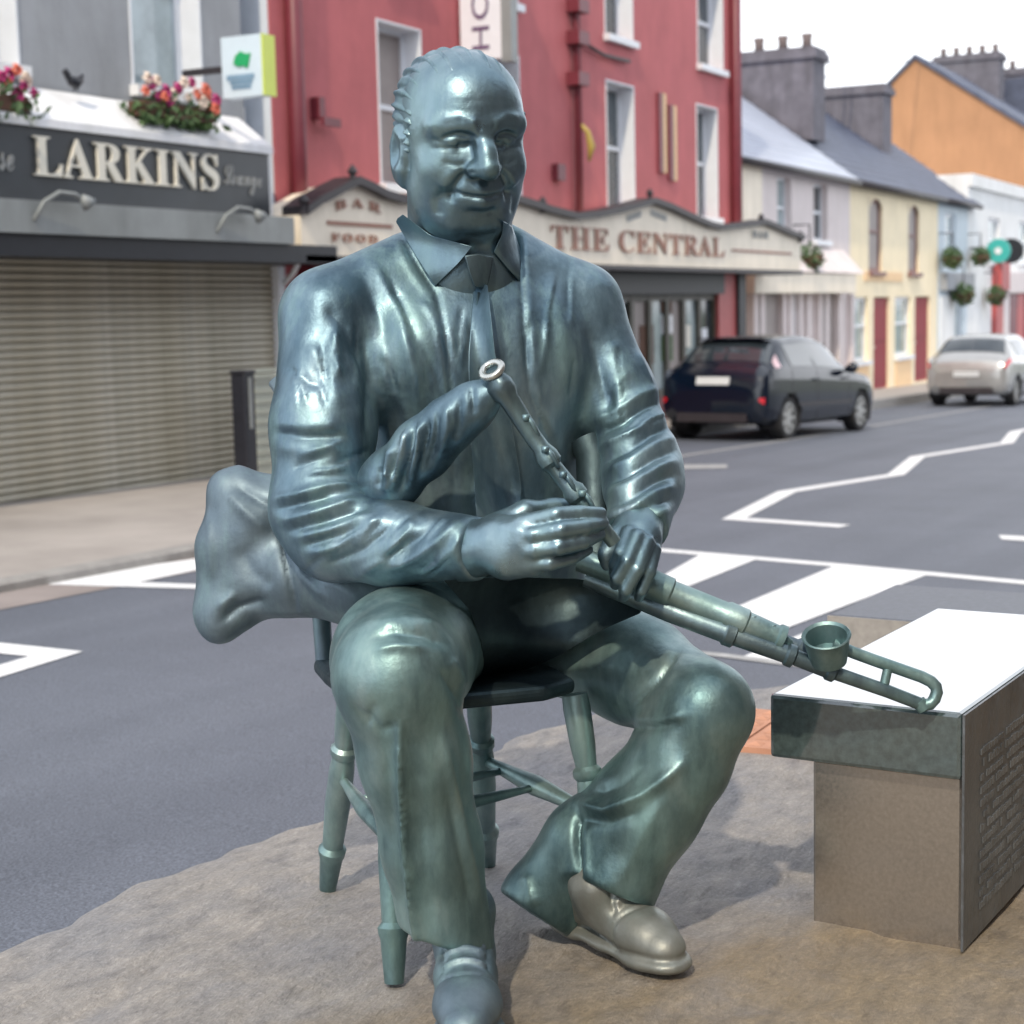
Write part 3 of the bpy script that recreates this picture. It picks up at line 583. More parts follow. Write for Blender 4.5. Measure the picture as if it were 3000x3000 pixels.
for x0_, y0_, x1_, y1_ in ((1838, 641, 1882, 625), (1908, 622, 1956, 641)):   # two faint illegible words under the peak
    for k in range(4):
        u0, u1 = k/4, (k+.72)/4; p = on_y(x0_+(x1_-x0_)*u0, y0_+(y1_-y0_)*u0, YT); q = on_y(x0_+(x1_-x0_)*u1, y0_+(y1_-y0_)*u1, YT)
        MB().prism([p+[0, 0, -.045], q+[0, 0, -.045], q+[0, 0, .045], p+[0, 0, .045]], (0, .01, 0)).build('faded_print', Mt['letter_dim'], fas)
sign('BAR', (2204, 697), (2252, 697), 677, 'letter_dim', sp=1.1)
for a_, c_, y_ in ((2145, 2320, 733), (960, 1150, 652)):
    p = on_y(a_, y_, YT); q = on_y(c_, y_, YT); plank('gilt_line', p[0], q[0], YT, YF-.001, p[2]-.02, p[2]+.02, 'letter_red', fas)
# scroll brackets
for px in (925, 1830):
    q = on_y(px, 770, YF+.1); MB().tube([q+[.0, .3, .34], q+[-.1, .1, .2], q+[-.12, .1, .05], q+[-.05, .25, -.1], q+[0, .4, -.2]], .028, 6).build('scroll_bracket', Mt['sash'], ct, True)
# pipes, boxes and brackets on the red wall
pA = on_y(858, 0, YR-.12)[0]; pB = on_y(880, 560, YR-.12)[0]
MB().tube([(pA+.05, YR-.09, 6.5), (pA+.05, YR-.09, 3.0), (pB+.02, YR-.09, 1.9)], .09, 8).build('downpipe', Mt['dred'], ct, True)
pM = on_y(1697, 300, YR-.1)[0]
MB().tube([(pM, YR-.08, 8), (pM, YR-.08, 2.2)], .055, 8).build('downpipe', Mt['dred'], ct, True)
for py in (18, 112, 232): 
    q = on_y(1697, py, YR-.12); MB().box(q[0]-.17, q[0]+.17, YR-.2, YR-.003, q[2]-.09, q[2]+.09).build('pipe_bracket', Mt['dred'], ct)
q0 = on_y(1690, 112, YR-.08); q1 = on_y(1845, 122, YR-.08)
MB().tube([(q0[0], YR-.07, q0[2]), ((q0[0]+q1[0])/2, YR-.07, q0[2]-.12), (q1[0], YR-.07, q0[2]-.10)], .03, 6).build('cable', Mt['pipe'], ct, True)
pE = on_y(2158, 500, YR-.1)[0]; MB().tube([(pE, YR-.1, 9.2), (pE, YR-.1, -.9)], .10, 8).build('downpipe', Mt['dred'], ct, True)
pE = on_y(2175, 900, YR-.3)[0]; MB().box(pE-.1, pE+.25, YR-.28, YR+.2, -.95, 1.9).build('corner_pier', Mt['dark'], ct)
q = on_y(1645, 502, YR-.1); plank('alarm_box', q[0]-.1, q[0]+.14, YR-.1, YR-.003, q[2]-.12, q[2]+.1, 'dred', ct)
q = on_y(940, 335, YR-.1); MB().box(q[0]-.05, q[0]+.06, YR-.12, YR-.003, q[2]-.05, q[2]+.18).box(q[0]-.03, q[0]+.30, YR-.16, YR-.121, q[2]-.12, q[2]-.03).build('wall_bracket', Mt['dred'], ct)
q = on_y(886, 367, YR-.1); plank('vent', q[0]-.07, q[0]+.07, YR-.06, YR-.003, q[2]-.1, q[2]+.1, 'dred', ct)
q = on_y(1722, 412, YR-.2); b = MB()
b.tube([q+[-.05, .15, .3], q+[0, 0, .12], q+[.05, -.03, -.08], q+[.03, 0, -.28]], [.02, .04, .06, .02], 7); b.build('lamp_bracket', Mt['yellow'], ct, True)
for a_, c_, d_, e_ in ((1929, 272, 1946, 505), (1960, 308, 1986, 528)):
    r4 = rect(a_, c_, c_ and e_ and (a_+14), e_, YR-.03); plank('wall_strip', r4[0], r4[0]+.16, YR-.05, YR-.003, r4[2], r4[3], 'dred', ct); plank('wall_strip', r4[0]+.18, r4[0]+.30, YR-.045, YR-.003, r4[2], r4[3], 'peach', ct)
# hanging vertical hotel sign, projecting from the wall
hs_ = empty('hanging_sign', on_y(1345, 60, YR-.4), 'white vertical HOTEL sign projecting from the red wall', 'sign')
XH = on_y(1338, 60, YR)[0]
yl, yr2 = on_x(1348, 60, XH)[1], on_x(1468, 60, XH)[1]; zb_ = on_x(1408, 175, XH)[2]; zt_ = zb_+2.9
plank('sign_panel', XH, XH+.14, yr2, yl, zb_, zt_, 'sash', hs_); plank('sign_edge', XH-.01, XH+.16, yr2-.14, yr2-.002, zb_-.05, zt_, 'canopy', hs_)
for z in (zb_+.3, zt_-.3): plank('bracket', XH+.05, XH+.09, yl+.001, YR-.01, z, z+.05, 'pipe', hs_)
ym = (yl+yr2)/2; hw = abs(yl-yr2)*.42
zlo = on_x(1408, 145, XH)[2]
lettering('sign_lettering', 'HOTEL', mat('sign_letter_plum', (.14, .09, .17), .5), hs_, (XH, ym-hw/2+.0, zlo), (0, 0, 1), (0, 1, 0), 1.55, hw, .012, 1.1)
# ---------------------------------------------------------------- terrace of small houses beyond the pub
YH = 10.9; ZE = 3.97; ZB = -1.45; YRG = 14.4; ZRG = 6.55
xpk = on_y(2490, 510, YH)[0]; xcr = on_y(2748, 600, YH)[0]; xbl = on_y(2835, 700, YH)[0]
def hr(a, b_, c, d, Y=YH): return rect(a, b_, c, d, Y)
def roof(parent, X0, X1, m, over=.18):
    b = MB(); t = .12; sl = (ZRG-ZE)/(YRG-YH); y0 = YH-over; z0 = ZE-over*sl
    b.prism([(X0, y0, z0), (X0, YRG, ZRG), (X0, 2*YRG-y0, z0), (X0, 2*YRG-y0, z0-t), (X0, YRG, ZRG-t), (X0, y0, z0-t)], (X1-X0, 0, 0))
    o = b.build('roof', Mt[m], parent)
    n = int((X1-X0)/.9)   # slate courses as thin raised steps
    c = MB()
    for k in range(14):
        u0, u1 = k/14, (k+1)/14; ya, yb = y0+(YRG-y0)*u0, y0+(YRG-y0)*u1; za, zb = z0+(ZRG-z0)*u0, z0+(ZRG-z0)*u1
        c.quad((X0+.01, ya, za+.03), (X1-.01, ya, za+.03), (X1-.01, yb, zb+.006), (X0+.01, yb, zb+.006)); c.quad((X0+.01, ya, za), (X1-.01, ya, za), (X1-.01, ya, za+.03), (X0+.01, ya, za+.03))
    c.build('slate_courses', Mt[m], o)
    MB().tube([(X0, y0-.05, z0-.08), (X1, y0-.05, z0-.08)], .07, 6).build('gutter', Mt['pipe'], parent, True)
    return o
def chimney(parent, X, y0, y1, z0, z1, npots, m='chim', w_=.75):
    b = MB().box(X-w_/2, X+w_/2, y0, y1, z0, z1).box(X-w_/2-.08, X+w_/2+.08, y0-.08, y1+.08, z1+.001, z1+.16).box(X-w_/2-.03, X+w_/2+.03, y0-.03, y1+.03, z1+.161, z1+.26)
    o = b.build('chimney', Mt[m], parent)
    for k in range(npots):
        y = y0+(y1-y0)*(k+.5)/npots
        MB().tube([(X, y, z1+.25), (X, y, z1+.45), (X, y, z1+.6)], [.13, .11, .14], 8).build('pot', Mt['pot'], o, True)
# pink shop house
pk = empty('terrace_house', ((rr+xpk)/2, YH, -.8), 'pale pink house with a cream shopfront and a light sheet roof beside the pub', 'house')
h1 = hr(2277, 518, 2318, 655); h2 = hr(2384, 538, 2424, 705)
z0_ = min(h1[2], h2[2]); z1_ = (h1[3]+h2[3])/2
h1 = (h1[0], h1[1], z0_, z1_); h2 = (h2[0], h2[1], z0_, z1_)
wall('wall', rr+.12, xpk, ZB, ZE, YH, [h1, h2], Mt['pink'], pk, dep=.22, back=7)
for h in (h1, h2): window(pk, h, YH, frame='sash', glass='glass' if h is h2 else 'glassl', rail=.5, dep=.2, fw=.06, lining=False)
q = hr(2183, 440, 2226, 700); plank('quoin_strip', rr+.25, q[1], YH-.05, YH-.003, ZB, ZE-.02, 'offw', pk)
roof(pk, rr-.3, xpk, 'slatel')
f_ = hr(2212, 800, 2508, 858, YH-.45); plank('shop_fascia', f_[0], f_[1], YH-.45, YH-.05, f_[2], f_[3], 'offw', pk)
b = MB(); b.prism([(f_[0]-.1, YH-.5, f_[3]+.02), (f_[0]-.1, YH-.03, f_[3]+.55), (f_[0]-.1, YH-.03, f_[3]+.02)], (f_[1]-f_[0]+.6, 0, 0)); b.build('fascia_roof', Mt['pink'], pk)
sw = MB(); xs_ = [2216, 2236, 2300, 2318, 2350, 2370, 2405, 2425, 2462, 2500]
for px in xs_:
    x = on_y(px, 950, YH-.2)[0]; sw.box(x-.12, x+.12, YH-.2, YH-.003, ZB, f_[2]-.01)
sw = sw.build('shopfront', Mt['pink'], pk)
for i, (a_, c_) in enumerate(zip(xs_[:-1], xs_[1:])):
    x0, x1 = on_y(a_, 950, YH-.2)[0]+.122, on_y(c_, 950, YH-.2)[0]-.122
    if x1 > x0+.05: plank('pane', x0, x1, YH-.09, YH-.06, -.5, f_[2]-.02, ['glassl', 'blind', 'brownframe', 'lead', 'brownframe', 'pink', 'glassl', 'blind', 'pink'][i], sw)
# cream house
cr_ = empty('terrace_house', ((xpk+xcr)/2, YH, -.9), 'cream house with two slim arched windows and two dark red doors', 'house')
g1 = hr(2545, 578, 2584, 782); g2 = hr(2661, 605, 2692, 812); z0_, z1_ = (g1[2]+g2[2])/2, (g1[3]+g2[3])/2
g1 = (g1[0], g1[1], z0_, z1_); g2 = (g2[0], g2[1], z0_, z1_)
d1 = hr(2559, 868, 2606, 1136); d2 = hr(2680, 870, 2724, 1118); w3 = hr(2622, 868, 2668, 1040); w0 = hr(2500, 868, 2543, 1060)
zt = np.mean([d1[3], d2[3]]); zd = np.mean([d1[2], d2[2]]); zw = np.mean([w3[2], w0[2]])
hs4 = [g1, g2, (d1[0], d1[1], zd, zt), (d2[0], d2[1], zd, zt), (w3[0], w3[1], zw, zt), (w0[0]+.05, w0[1], zw, zt)]
wall('wall', xpk+.003, xcr, ZB, ZE, YH, hs4, Mt['cream'], cr_, dep=.22)
for h in (g1, g2):
    o = window(cr_, h, YH, frame='brownframe', glass='blind', rail=.55, dep=.12, fw=.09, lining=False)
    c = MB(); cx = (h[0]+h[1])/2; rx = (h[1]-h[0])/2
    for k in range(8):
        a0, a1 = math.pi*k/8, math.pi*(k+1)/8
        c.quad((cx+rx*math.cos(a0), YH-.02, h[3]-.35+.35*math.sin(a0)), (cx+rx*math.cos(a0)*1.02, YH-.02, h[3]+.02), (cx+rx*math.cos(a1)*1.02, YH-.02, h[3]+.02), (cx+rx*math.cos(a1), YH-.02, h[3]-.35+.35*math.sin(a1)))
    c.build('arch_head', Mt['cream'], o)
for h in hs4[2:4]:
    d = plank('door', h[0]+.03, h[1]-.03, YH+.06, YH+.11, zd, zt-.03, 'reddoor', cr_)
    for z in (zd+.2, zd+1.15): plank('door_panel', h[0]+.16, h[1]-.16, YH+.04, YH+.058, z, z+.7, 'reddoor', d)
    MB().tube([(h[0]+.14, YH+.04, zd+1), (h[0]+.14, YH-.0, zd+1)], .035, 6).build('handle', Mt['rim'], d)
for h in hs4[4:]:
    window(cr_, h, YH, frame='sash', glass='glassl', rail=.55, dep=.15, fw=.08, lining=False)
    plank('plinth', h[0], h[1], YH-.03, YH-.003, ZB, zw-.12, 'peach', cr_)
q = hr(2530, 797, 2642, 830); plank('name_band', q[0], q[1], YH-.03, YH-.003, q[2]+.05, q[3], 'peach', cr_)
roof(cr_, xpk+.003, xcr, 'slate')
def chim_px(parent, X, a_, c_, ytop, ybot, n, **k):
    y1, y0 = on_x(a_, ytop, X)[1], on_x(c_, ytop, X)[1]; chimney(parent, X, y0, y1, on_x((a_+c_)/2, ybot, X)[2], on_x((a_+c_)/2, ytop, X)[2], n, **k)
chim_px(cr_, xpk+.6, 2190, 2400, 185, 420, 3, w_=.9)
# pale blue house
bl = empty('terrace_house', ((xcr+xbl)/2, YH, -1), 'narrow pale blue house with hanging baskets beyond the cream house', 'house')
u1 = hr(2770, 625, 2800, 735); u2 = hr(2838-20, 640, 2838-2, 745)
s1 = hr(2795, 880, 2820, 1010)
wall('wall', xcr+.003, xbl, ZB, ZE-.25, YH, [u1, s1], Mt['bluew'], bl, dep=.2)
window(bl, u1, YH, glass='glassl', rail=.5, dep=.15, fw=.08, lining=False); window(bl, s1, YH, glass='glassl', rail=0, dep=.15, fw=.08, lining=False)
q = hr(2752, 868, 2793, 1050); plank('white_panel', q[0], q[1], YH-.04, YH-.003, ZB, q[3], 'whiter', bl)
q = hr(2752, 800, 2835, 850); plank('shop_fascia', q[0], q[1], YH-.2, YH-.003, q[2], q[3], 'grey', bl)
roof(bl, xcr+.003, xbl+.7, 'slate')
chim_px(bl, xcr+.8, 2400, 2600, 285, 480, 0, w_=.9)
# white building with the red shop front
XW1 = 60.0
wh = empty('terrace_house', ((xbl+XW1)/2, YH, -1), 'white building with a red shopfront and a round teal sign at the right edge', 'house')
v1 = hr(2895, 640, 2928, 770); v2 = hr(2985, 650, 3012, 770)
wall('wall', xbl+.003, XW1-.01, ZB, on_y(2880, 520, YH)[2], YH, [v1, v2], Mt['whiter'], wh, dep=.2)
for h in (v1, v2): window(wh, h, YH, glass='glassl', rail=.5, dep=.15, fw=.09, lining=False)
q = hr(2930, 800, 3060, 858); plank('shop_fascia', q[0], q[1], YH-.25, YH-.003, q[2], q[3], 'pink', wh)
for a_, c_, m in ((2905, 2925, 'pilaster'), (2926, 2944, 'pink'), (2946, 2966, 'dred'), (2968, 2985, 'pilaster'), (2986, 3040, 'reddoor')):
    x0, x1 = on_y(a_, 900, YH)[0], on_y(c_, 900, YH)[0]; plank('shop_panel', x0, x1, YH-.15, YH-.004, ZB, q[2]-.02, m, wh)
q = hr(2906, 770, 2930, 850); plank('shop_end', q[0], q[1], YH-.3, YH-.004, q[2], q[3], 'pilaster', wh)
plank('parapet', xbl, XW1, YH-.12, YH-.004, on_y(2880, 556, YH)[2], on_y(2880, 520, YH)[2], 'whiter', wh)
rs = empty('round_sign', on_y(2925, 735, YH-.8), 'round teal shop sign hung over the red shopfront', 'sign')
q = on_y(2925, 735, YH-.8)
MB().tube([q+[-.05, 0, 0], q+[.05, 0, 0]], .34, 20).build('sign_disc', Mt['teal'], rs)
MB().tube([q+[-.056, 0, .0], q+[-.07, 0, .0]], .10, 8).build('emblem', Mt['lead'], rs)
MB().tube([q+[0, .4, .1], q+[0, .8, .1]], .03, 6).build('bracket', Mt['pipe'], rs)
q = on_y(2962, 735, YH-.6); r2 = empty('round_sign', q, 'round dark shop sign just right of the teal one', 'sign')
MB().tube([q+[-.05, 0, 0], q+[.05, 0, 0]], .37, 20).build('sign_disc', Mt['dark'], r2); MB().tube([q+[0, .45, .1], q+[0, .6, .1]], .03, 6).build('bracket', Mt['pipe'], r2)
def basket(px, py, s, label, Y=YH-.35):
    q = on_y(px, py, Y); e = empty('hanging_basket', q, label, 'hanging basket', 'hanging baskets along the terrace')
    b = MB()
    for k in range(260):
        d = rng.normal(size=3); d /= np.linalg.norm(d); p = q+d*s*np.array([1, .7, .75])*rng.random()**.4; t1 = Vector(rng.normal(size=3)).normalized(); t2 = t1.orthogonal().normalized(); a_ = s*.18
        b.add([p-np.array(t1)*a_, p+np.array(t2)*a_*.5, p+np.array(t1)*a_, p-np.array(t2)*a_*.5], [(0, 1, 2, 3)])
    b.build('foliage', Mt['leaf'], e)['kind'] = 'stuff'
    MB().tube([q+[0, .35, s*1.6], q+[0, 0, s*1.6], q+[0, 0, s*.3]], .02, 5).build('bracket', Mt['pipe'], e)
    MB().tube([q+[0, 0, -s*.55], q+[0, 0, -s*.2], q+[0, 0, .05]], [s*.25, s*.6, s*.7], 9).build('bowl', Mt['terrac'], e, True)
basket(2372, 757, .42, 'hanging basket between the cream fascia and the pink house')
basket(2790, 757, .42, 'hanging basket on the pale blue house, upper left of its three'); basket(2872, 752, .40, 'hanging basket on the pale blue house, upper right of its three')
basket(2822, 862, .45, 'hanging basket over the pale blue house shop window'); basket(2918, 866, .42, 'hanging basket beside the red shopfront pillar')
# orange gabled house
XO = XW1
og = empty('gabled_house', (XO+4, 14, 0), 'tall orange rendered gable rising over the slate roofs at the right', 'house')
gp = [on_x(x, y, XO) for x, y in ((2612, 600), (2612, 243), (2682, 174), (3000, 371), (3060, 408), (3060, 640))]
b = MB(); b.prism(gp, (9, 0, 0)); b.build('gable_wall', Mt['orange'], og)
b = MB(); off = np.array([0, 0, .16])
P = [gp[1]+[-.12, .25, -.25], gp[2]+[-.12, 0, .03], gp[4]+[-.12, -.5, -.34]]
b.prism([P[0], P[1], P[2], P[2]+off, P[1]+off, P[0]+off], (9.4, 0, 0)); b.build('roof', Mt['slate'], og)
XC = XO+7.5; yy = [on_x(px, 200, XC)[1] for px in (2745, 2935)]
chimney(og, XC, yy[1], yy[0], on_x(2840, 330, XC)[2], on_x(2840, 183, XC)[2], 5, w_=1.0)
XC = XO+9.3; b = MB()
rp = [on_x(x, y, XO+9.2) for x, y in ((2700, 420), (2700, 260), (3050, 220), (3050, 500))]
tg_ = empty('gabled_house', (XO+14, 14, 0), 'slate roofed house behind the orange gable, at the right edge', 'house')
b.prism(rp, (9, 0, 0)); b.build('roof', Mt['slate'], tg_)
yy = [on_x(px, 200, XC+1)[1] for px in (2942, 3040)]; chimney(tg_, XC+1, yy[1], yy[0], on_x(2980, 300, XC+1)[2], on_x(2980, 222, XC+1)[2], 2)
q = on_x(2581, 272, 54); ds = empty('satellite_dish', q, 'small white satellite dish in front of the orange gable', 'dish')
b = MB(); n = 16; R_ = .27
for j, (r_0, dx) in enumerate(((.08, .0), (.2, -.03), (R_, -.08), (R_*1.0, -.10))): b.v += [tuple(q+np.array([dx, r_0*math.cos(2*math.pi*k/n), r_0*math.sin(2*math.pi*k/n)])) for k in range(n)]
for j in range(3): b.f += [(j*n+k, j*n+(k+1) % n, (j+1)*n+(k+1) % n, (j+1)*n+k) for k in range(n)]
b.build('dish_bowl', Mt['whiter'], ds, True); MB().tube([q+[0.0, 0, 0], q+[-.03, 0, 0]], .12, 10).build('receiver', Mt['dred'], ds); MB().tube([q+[0, 0, -.02], q+[.1, 0, -.6], q+[.1, 0, -1.6]], .03, 6).build('mast', Mt['pipe'], ds)
wr_ = mat('overhead_wire', (.35, .36, .38), .6)
for (a_, y1_, c_, y2_, lab) in ((2405, 190, 2760, 100, 'upper overhead wire against the white sky'), (2405, 228, 2660, 176, 'lower overhead wire against the white sky')):
    p = on_x(a_, y1_, 41); r = on_x(c_, y2_, 66); md = (p+r)/2-[0, 0, .15]
    o = MB().tube([p, md, r], .026, 5).build('overhead_wire', wr_); tagp(o, lab, 'wire', 'overhead wires')

# ---------------------------------------------------------------- pavement furniture
q = on_y(710, 1085, 8.6); zp = pavez(q[0])
bo = empty('bollard', (q[0], 8.6, zp), 'black square bollard on the far pavement before the shutter', 'bollard')
o = MB().box(q[0]-.075, q[0]+.075, 8.53, 8.67, zp, q[2]-.03).build('post', Mt['black'], bo); bevel(o, .012)
o = MB().box(q[0]-.085, q[0]+.085, 8.52, 8.68, q[2]-.028, q[2]).build('cap', Mt['black'], bo); bevel(o, .01)
plank('groove', q[0]-.02, q[0]+.02, 8.522, 8.53, zp+.6, q[2]-.06, 'canopy', bo)
c0, c1 = on_y(744, 1200, 9.9), on_y(818, 1200, 9.9); zt = on_y(770, 1096, 9.9)[2]; zp = pavez(c0[0])
uc = empty('utility_cabinet', ((c0[0]+c1[0])/2, 10, zp), 'low pale ribbed cabinet behind the black bollard', 'cabinet')
plank('cabinet_box', c0[0], c1[0], 9.9, 10.0, zp, zt-.04, 'cab', uc); plank('lid', c0[0]-.01, c1[0]+.02, 9.87, 10.02, zt-.038, zt, 'cab', uc)
for k in range(10): plank('rib', c0[0]+.02, c1[0]-.02, 9.885, 9.899, zp+.12+k*.1, zp+.16+k*.1, 'cab', uc)

# ---------------------------------------------------------------- parked cars
def catmull(xs, ys, x):
    xs = np.asarray(xs, float); ys = np.asarray(ys, float); m = np.gradient(ys, xs); i = np.clip(np.searchsorted(xs, x)-1, 0, len(xs)-2)
    h = xs[i+1]-xs[i]; t = (x-xs[i])/h; return (2*t**3-3*t**2+1)*ys[i]+(t**3-2*t**2+t)*h*m[i]+(-2*t**3+3*t**2)*ys[i+1]+(t**3-t**2)*h*m[i+1]
def car(loc, yaw, scale, paint, label, saloon=False):
    e = empty('parked_car', (0, 0, 0), label, 'car', 'cars parked along the far kerb')
    #      x    w    zb   belt roof wr
    st = [(0, .66, .40, .70, .72, .60), (.05, .78, .31, .86, .88, .70), (.18, .85, .25, .99, 1.02, .72), (.32, .875, .23, 1.01, 1.09, .70), (.52, .885, .22, 1.01, 1.27, .64), (.76, .89, .21, 1.0, 1.42, .60), (1.2, .895, .20, .99, 1.475, .60), (2.0, .895, .20, .965, 1.48, .60), (2.5, .895, .20, .94, 1.40, .585), (2.9, .89, .20, .925, 1.20, .60), (3.3, .88, .21, .90, .97, .66), (3.8, .845, .22, .80, .86, .64), (4.08, .76, .26, .66, .70, .58), (4.22, .62, .36, .52, .54, .46)]
    A = np.array(st).T; xs = A[0]
    def sec(x):
        w_, zb, zl, zr, wr__ = [catmull(xs, A[k], x) for k in range(1, 6)]
        P = np.array([(0, zb), (.84*w_, zb), (.965*w_, zb+.07), (w_, zb+.2), (w_, .5*(zb+zl)+.06), (.992*w_, zl-.09), (.965*w_, zl), (wr__*1.06, zr-.075), (wr__*.94, zr-.02), (wr__*.5, zr+.008), (0, zr+.015)])
        return P
    def S(x, v): 
        P = sec(x); i = min(int(v), 9); t = v-i; p = P[i]*(1-t)+P[i+1]*t; return p
    ux = np.unique(np.concatenate([np.linspace(0, .8, 30), np.linspace(.8, 3.3, 70), np.linspace(3.3, 4.22, 34)])); vv = np.linspace(0, 10, 41)
    wc = [(.74, .315), (3.38, .315)]; Rw = .315
    for side in (1, -1):
        pass
    V = []; Fc = []; nv = len(vv)
    for side in (1, -1):
        base = len(V)
        for x in ux:
            for v in vv: p = S(x, v); V.append((x, side*p[0], p[1]))
        for i in range(len(ux)-1):
            for j in range(nv-1):
                q = [base+i*nv+j, base+(i+1)*nv+j, base+(i+1)*nv+j+1, base+i*nv+j+1]; c = np.mean([V[k] for k in q], axis=0)
                if any((c[0]-a)**2+(c[2]-b_)**2 < (Rw*1.13)**2 for a, b_ in wc) and vv[j] > .9 and vv[j] < 6: continue
                Fc.append(q if side == -1 else q[::-1])
        for i0 in (0, len(ux)-1): Fc.append([base+i0*nv+j for j in range(nv)])
    # arch lips: dark inner wells
    o = obj('body', V, Fc, Mt[paint], e); sm30(o)
    def patch(name, x0, x1, v0, v1, m, side, off=.007, shear=0, n=10, k=8):
        Vp = []
        for i in range(n+1):
            for j in range(k+1):
                v = v0+(v1-v0)*j/k; x = x0+(x1-x0)*i/n+shear*(v-v0)
                a = S(x, v); bx = S(x+.01, v); bv = S(x, min(v+.02, 9.999)); 
                du = np.array([.01, side*(bx[0]-a[0]), bx[1]-a[1]]); dv = np.array([0, side*(bv[0]-a[0]), bv[1]-a[1]]); nn = np.cross(du, dv)*(1 if side < 0 else -1); nn /= (np.linalg.norm(nn)+1e-9)
                p = np.array([x, side*a[0], a[1]]); c = np.array([p[0], 0, .7]); 
                if nn.dot(p-c) < 0: nn = -nn
                Vp.append(p+nn*off)
        return Vp, [(i*(k+1)+j, (i+1)*(k+1)+j, (i+1)*(k+1)+j+1, i*(k+1)+j+1) for i in range(n) for j in range(k)]
    def both(name, m, *a, **kw):
        for s_ in (1, -1): Vp, Fp = patch(name, *a, None, s_, **kw); obj(name, Vp, Fp, Mt[m], e, True)
    for x_ in (.80, 1.655, 2.86): both('door_gap', 'pipe', x_, x_+.014, 1.3, 5.95, n=1, k=12, off=.003)
    both('door_gap', 'pipe', .95, 2.9, 1.28, 1.36, n=10, k=1, off=.003); both('side_moulding', 'pipe', 1.0, 2.95, 3.3, 3.5, n=10, k=1, off=.006)
    both('side_window', 'carglass', .86, 1.62, 6.12, 6.9, shear=.05); both('side_window', 'carglass', 1.70, 2.72, 6.12, 6.9, shear=-.18)
    for nm, x0, x1 in (('rear_window', .36, .70), ('windscreen', 2.55, 3.18)):
        VV = []; FF = []
        for s_ in (1, -1):
            Vp, Fp = patch(nm, x0, x1, 7.35, 9.99, None, s_); FF += [tuple(i+len(VV) for i in f) for f in Fp]; VV += Vp
        obj(nm, VV, FF, Mt['carglass'], e, True)
    if saloon: both('tail_lamp', 'tail', .05, .26, 5.0, 5.9, n=4, k=4)
    else:
        both('tail_lamp', 'tailclear', .36, .52, 6.15, 6.85, n=4, k=4, shear=.12); both('reflector', 'tail', .025, .06, 3.2, 3.8, n=4, k=4, off=.012)
        MB().box(.60, .80, -.55, .55, 1.435, 1.46).build('spoiler', Mt[paint], e)
    pz = .80 if not saloon else .62
    o = MB().prism([(-.0 if saloon else .045, -.26, pz), (-.0 if saloon else .045, .26, pz), (.0 if saloon else .07, .26, pz+.11), (0 if saloon else .07, -.26, pz+.11)], (-.03, 0, 0)).build('number_plate', Mt['plate'], e)
    MB().box(-.02, .3, -.55, .55, .27, .40).build('bumper_insert', Mt['pipe'], e)
    for s_ in (1, -1):
        MB().tube([(2.72, s_*.86, .96), (2.70, s_*1.0, 1.0), (2.68, s_*1.06, 1.02)], [.03, .09, .06], 8).build('mirror', Mt[paint], e, True)
        for dx in (1.15, 2.2): MB().box(dx+.35, dx+.52, s_*.895, s_*.925, .83, .86).build('door_handle', Mt[paint], e)
        for cx, cz in wc:
            n = 26; b = MB(); pr = [(.62, .10), (Rw*.93, .10)]
            y0 = s_*.66; y1 = s_*.865
            rings = [(.20, y0), (Rw-.015, y0), (Rw, y0+s_*.02), (Rw, y1-s_*.03), (Rw-.02, y1), (.225, y1), (.21, y1-s_*.03)]
            for r_0, y in rings: b.v += [(cx+r_0*math.cos(2*math.pi*k/n), y, cz+r_0*math.sin(2*math.pi*k/n)) for k in range(n)]
            for j in range(len(rings)-1): b.f += [(j*n+k, j*n+(k+1) % n, (j+1)*n+(k+1) % n, (j+1)*n+k) for k in range(n)]
            w_ = b.build('wheel', Mt['tyre'], e); sm30(w_)
            r = MB(); yr__ = y1-s_*.012
            for k in range(7):
                a = 2*math.pi*k/7; d = np.array([math.cos(a), 0, math.sin(a)]); t = np.array([-d[2], 0, d[0]]); c = np.array([cx, yr__, cz])
                r.prism([c+d*.03+t*.035, c+d*.205+t*.028, c+d*.205-t*.028, c+d*.03-t*.035], (0, -s_*.03, 0))
            for r0_, r1_ in ((.0, .055), (.19, .222)):
                for k in range(n):
                    a0, a1 = 2*math.pi*k/n, 2*math.pi*(k+1)/n; f = lambda r_, a: (cx+r_*math.cos(a), yr__+s_*.004, cz+r_*math.sin(a)); r.quad(f(r0_, a0), f(r1_, a0), f(r1_, a1), f(r0_, a1))
            r.build('rim', Mt['rim'], w_)
            d = MB(); d.v += [(cx+.215*math.cos(2*math.pi*k/n), y1-s_*.08, cz+.215*math.sin(2*math.pi*k/n)) for k in range(n)]; d.f.append(tuple(range(n))); d.build('hub_back', Mt['tyre'], w_)
            # wheel well
            d = MB(); 
            for y in (s_*.60, s_*.875): d.v += [(cx+Rw*1.14*math.cos(math.pi*k/14), y, cz+Rw*1.14*math.sin(math.pi*k/14)) for k in range(-2, 17)]
            d.f += [(k, k+1, 19+k+1, 19+k) for k in range(18)]; d.f.append(tuple(range(19))); d.build('wheel_well', Mt['tyre'], e)
    e.location = loc; e.rotation_euler = (0, GR*math.cos(yaw), yaw); e.scale = (scale,)*3
    return e
def place_car(px, py, z, yaw, scale, wx, wy, **k):
    """put the wheel contact point (wx, wy in car axes) at a ground point"""
    p = on_z(px, py, z); c, s = math.cos(yaw), math.sin(yaw); o = np.array([wx*scale, wy*scale]); return car((p[0]-c*o[0]+s*o[1], p[1]-s*o[0]-c*o[1], z+.0), yaw, scale, **k)
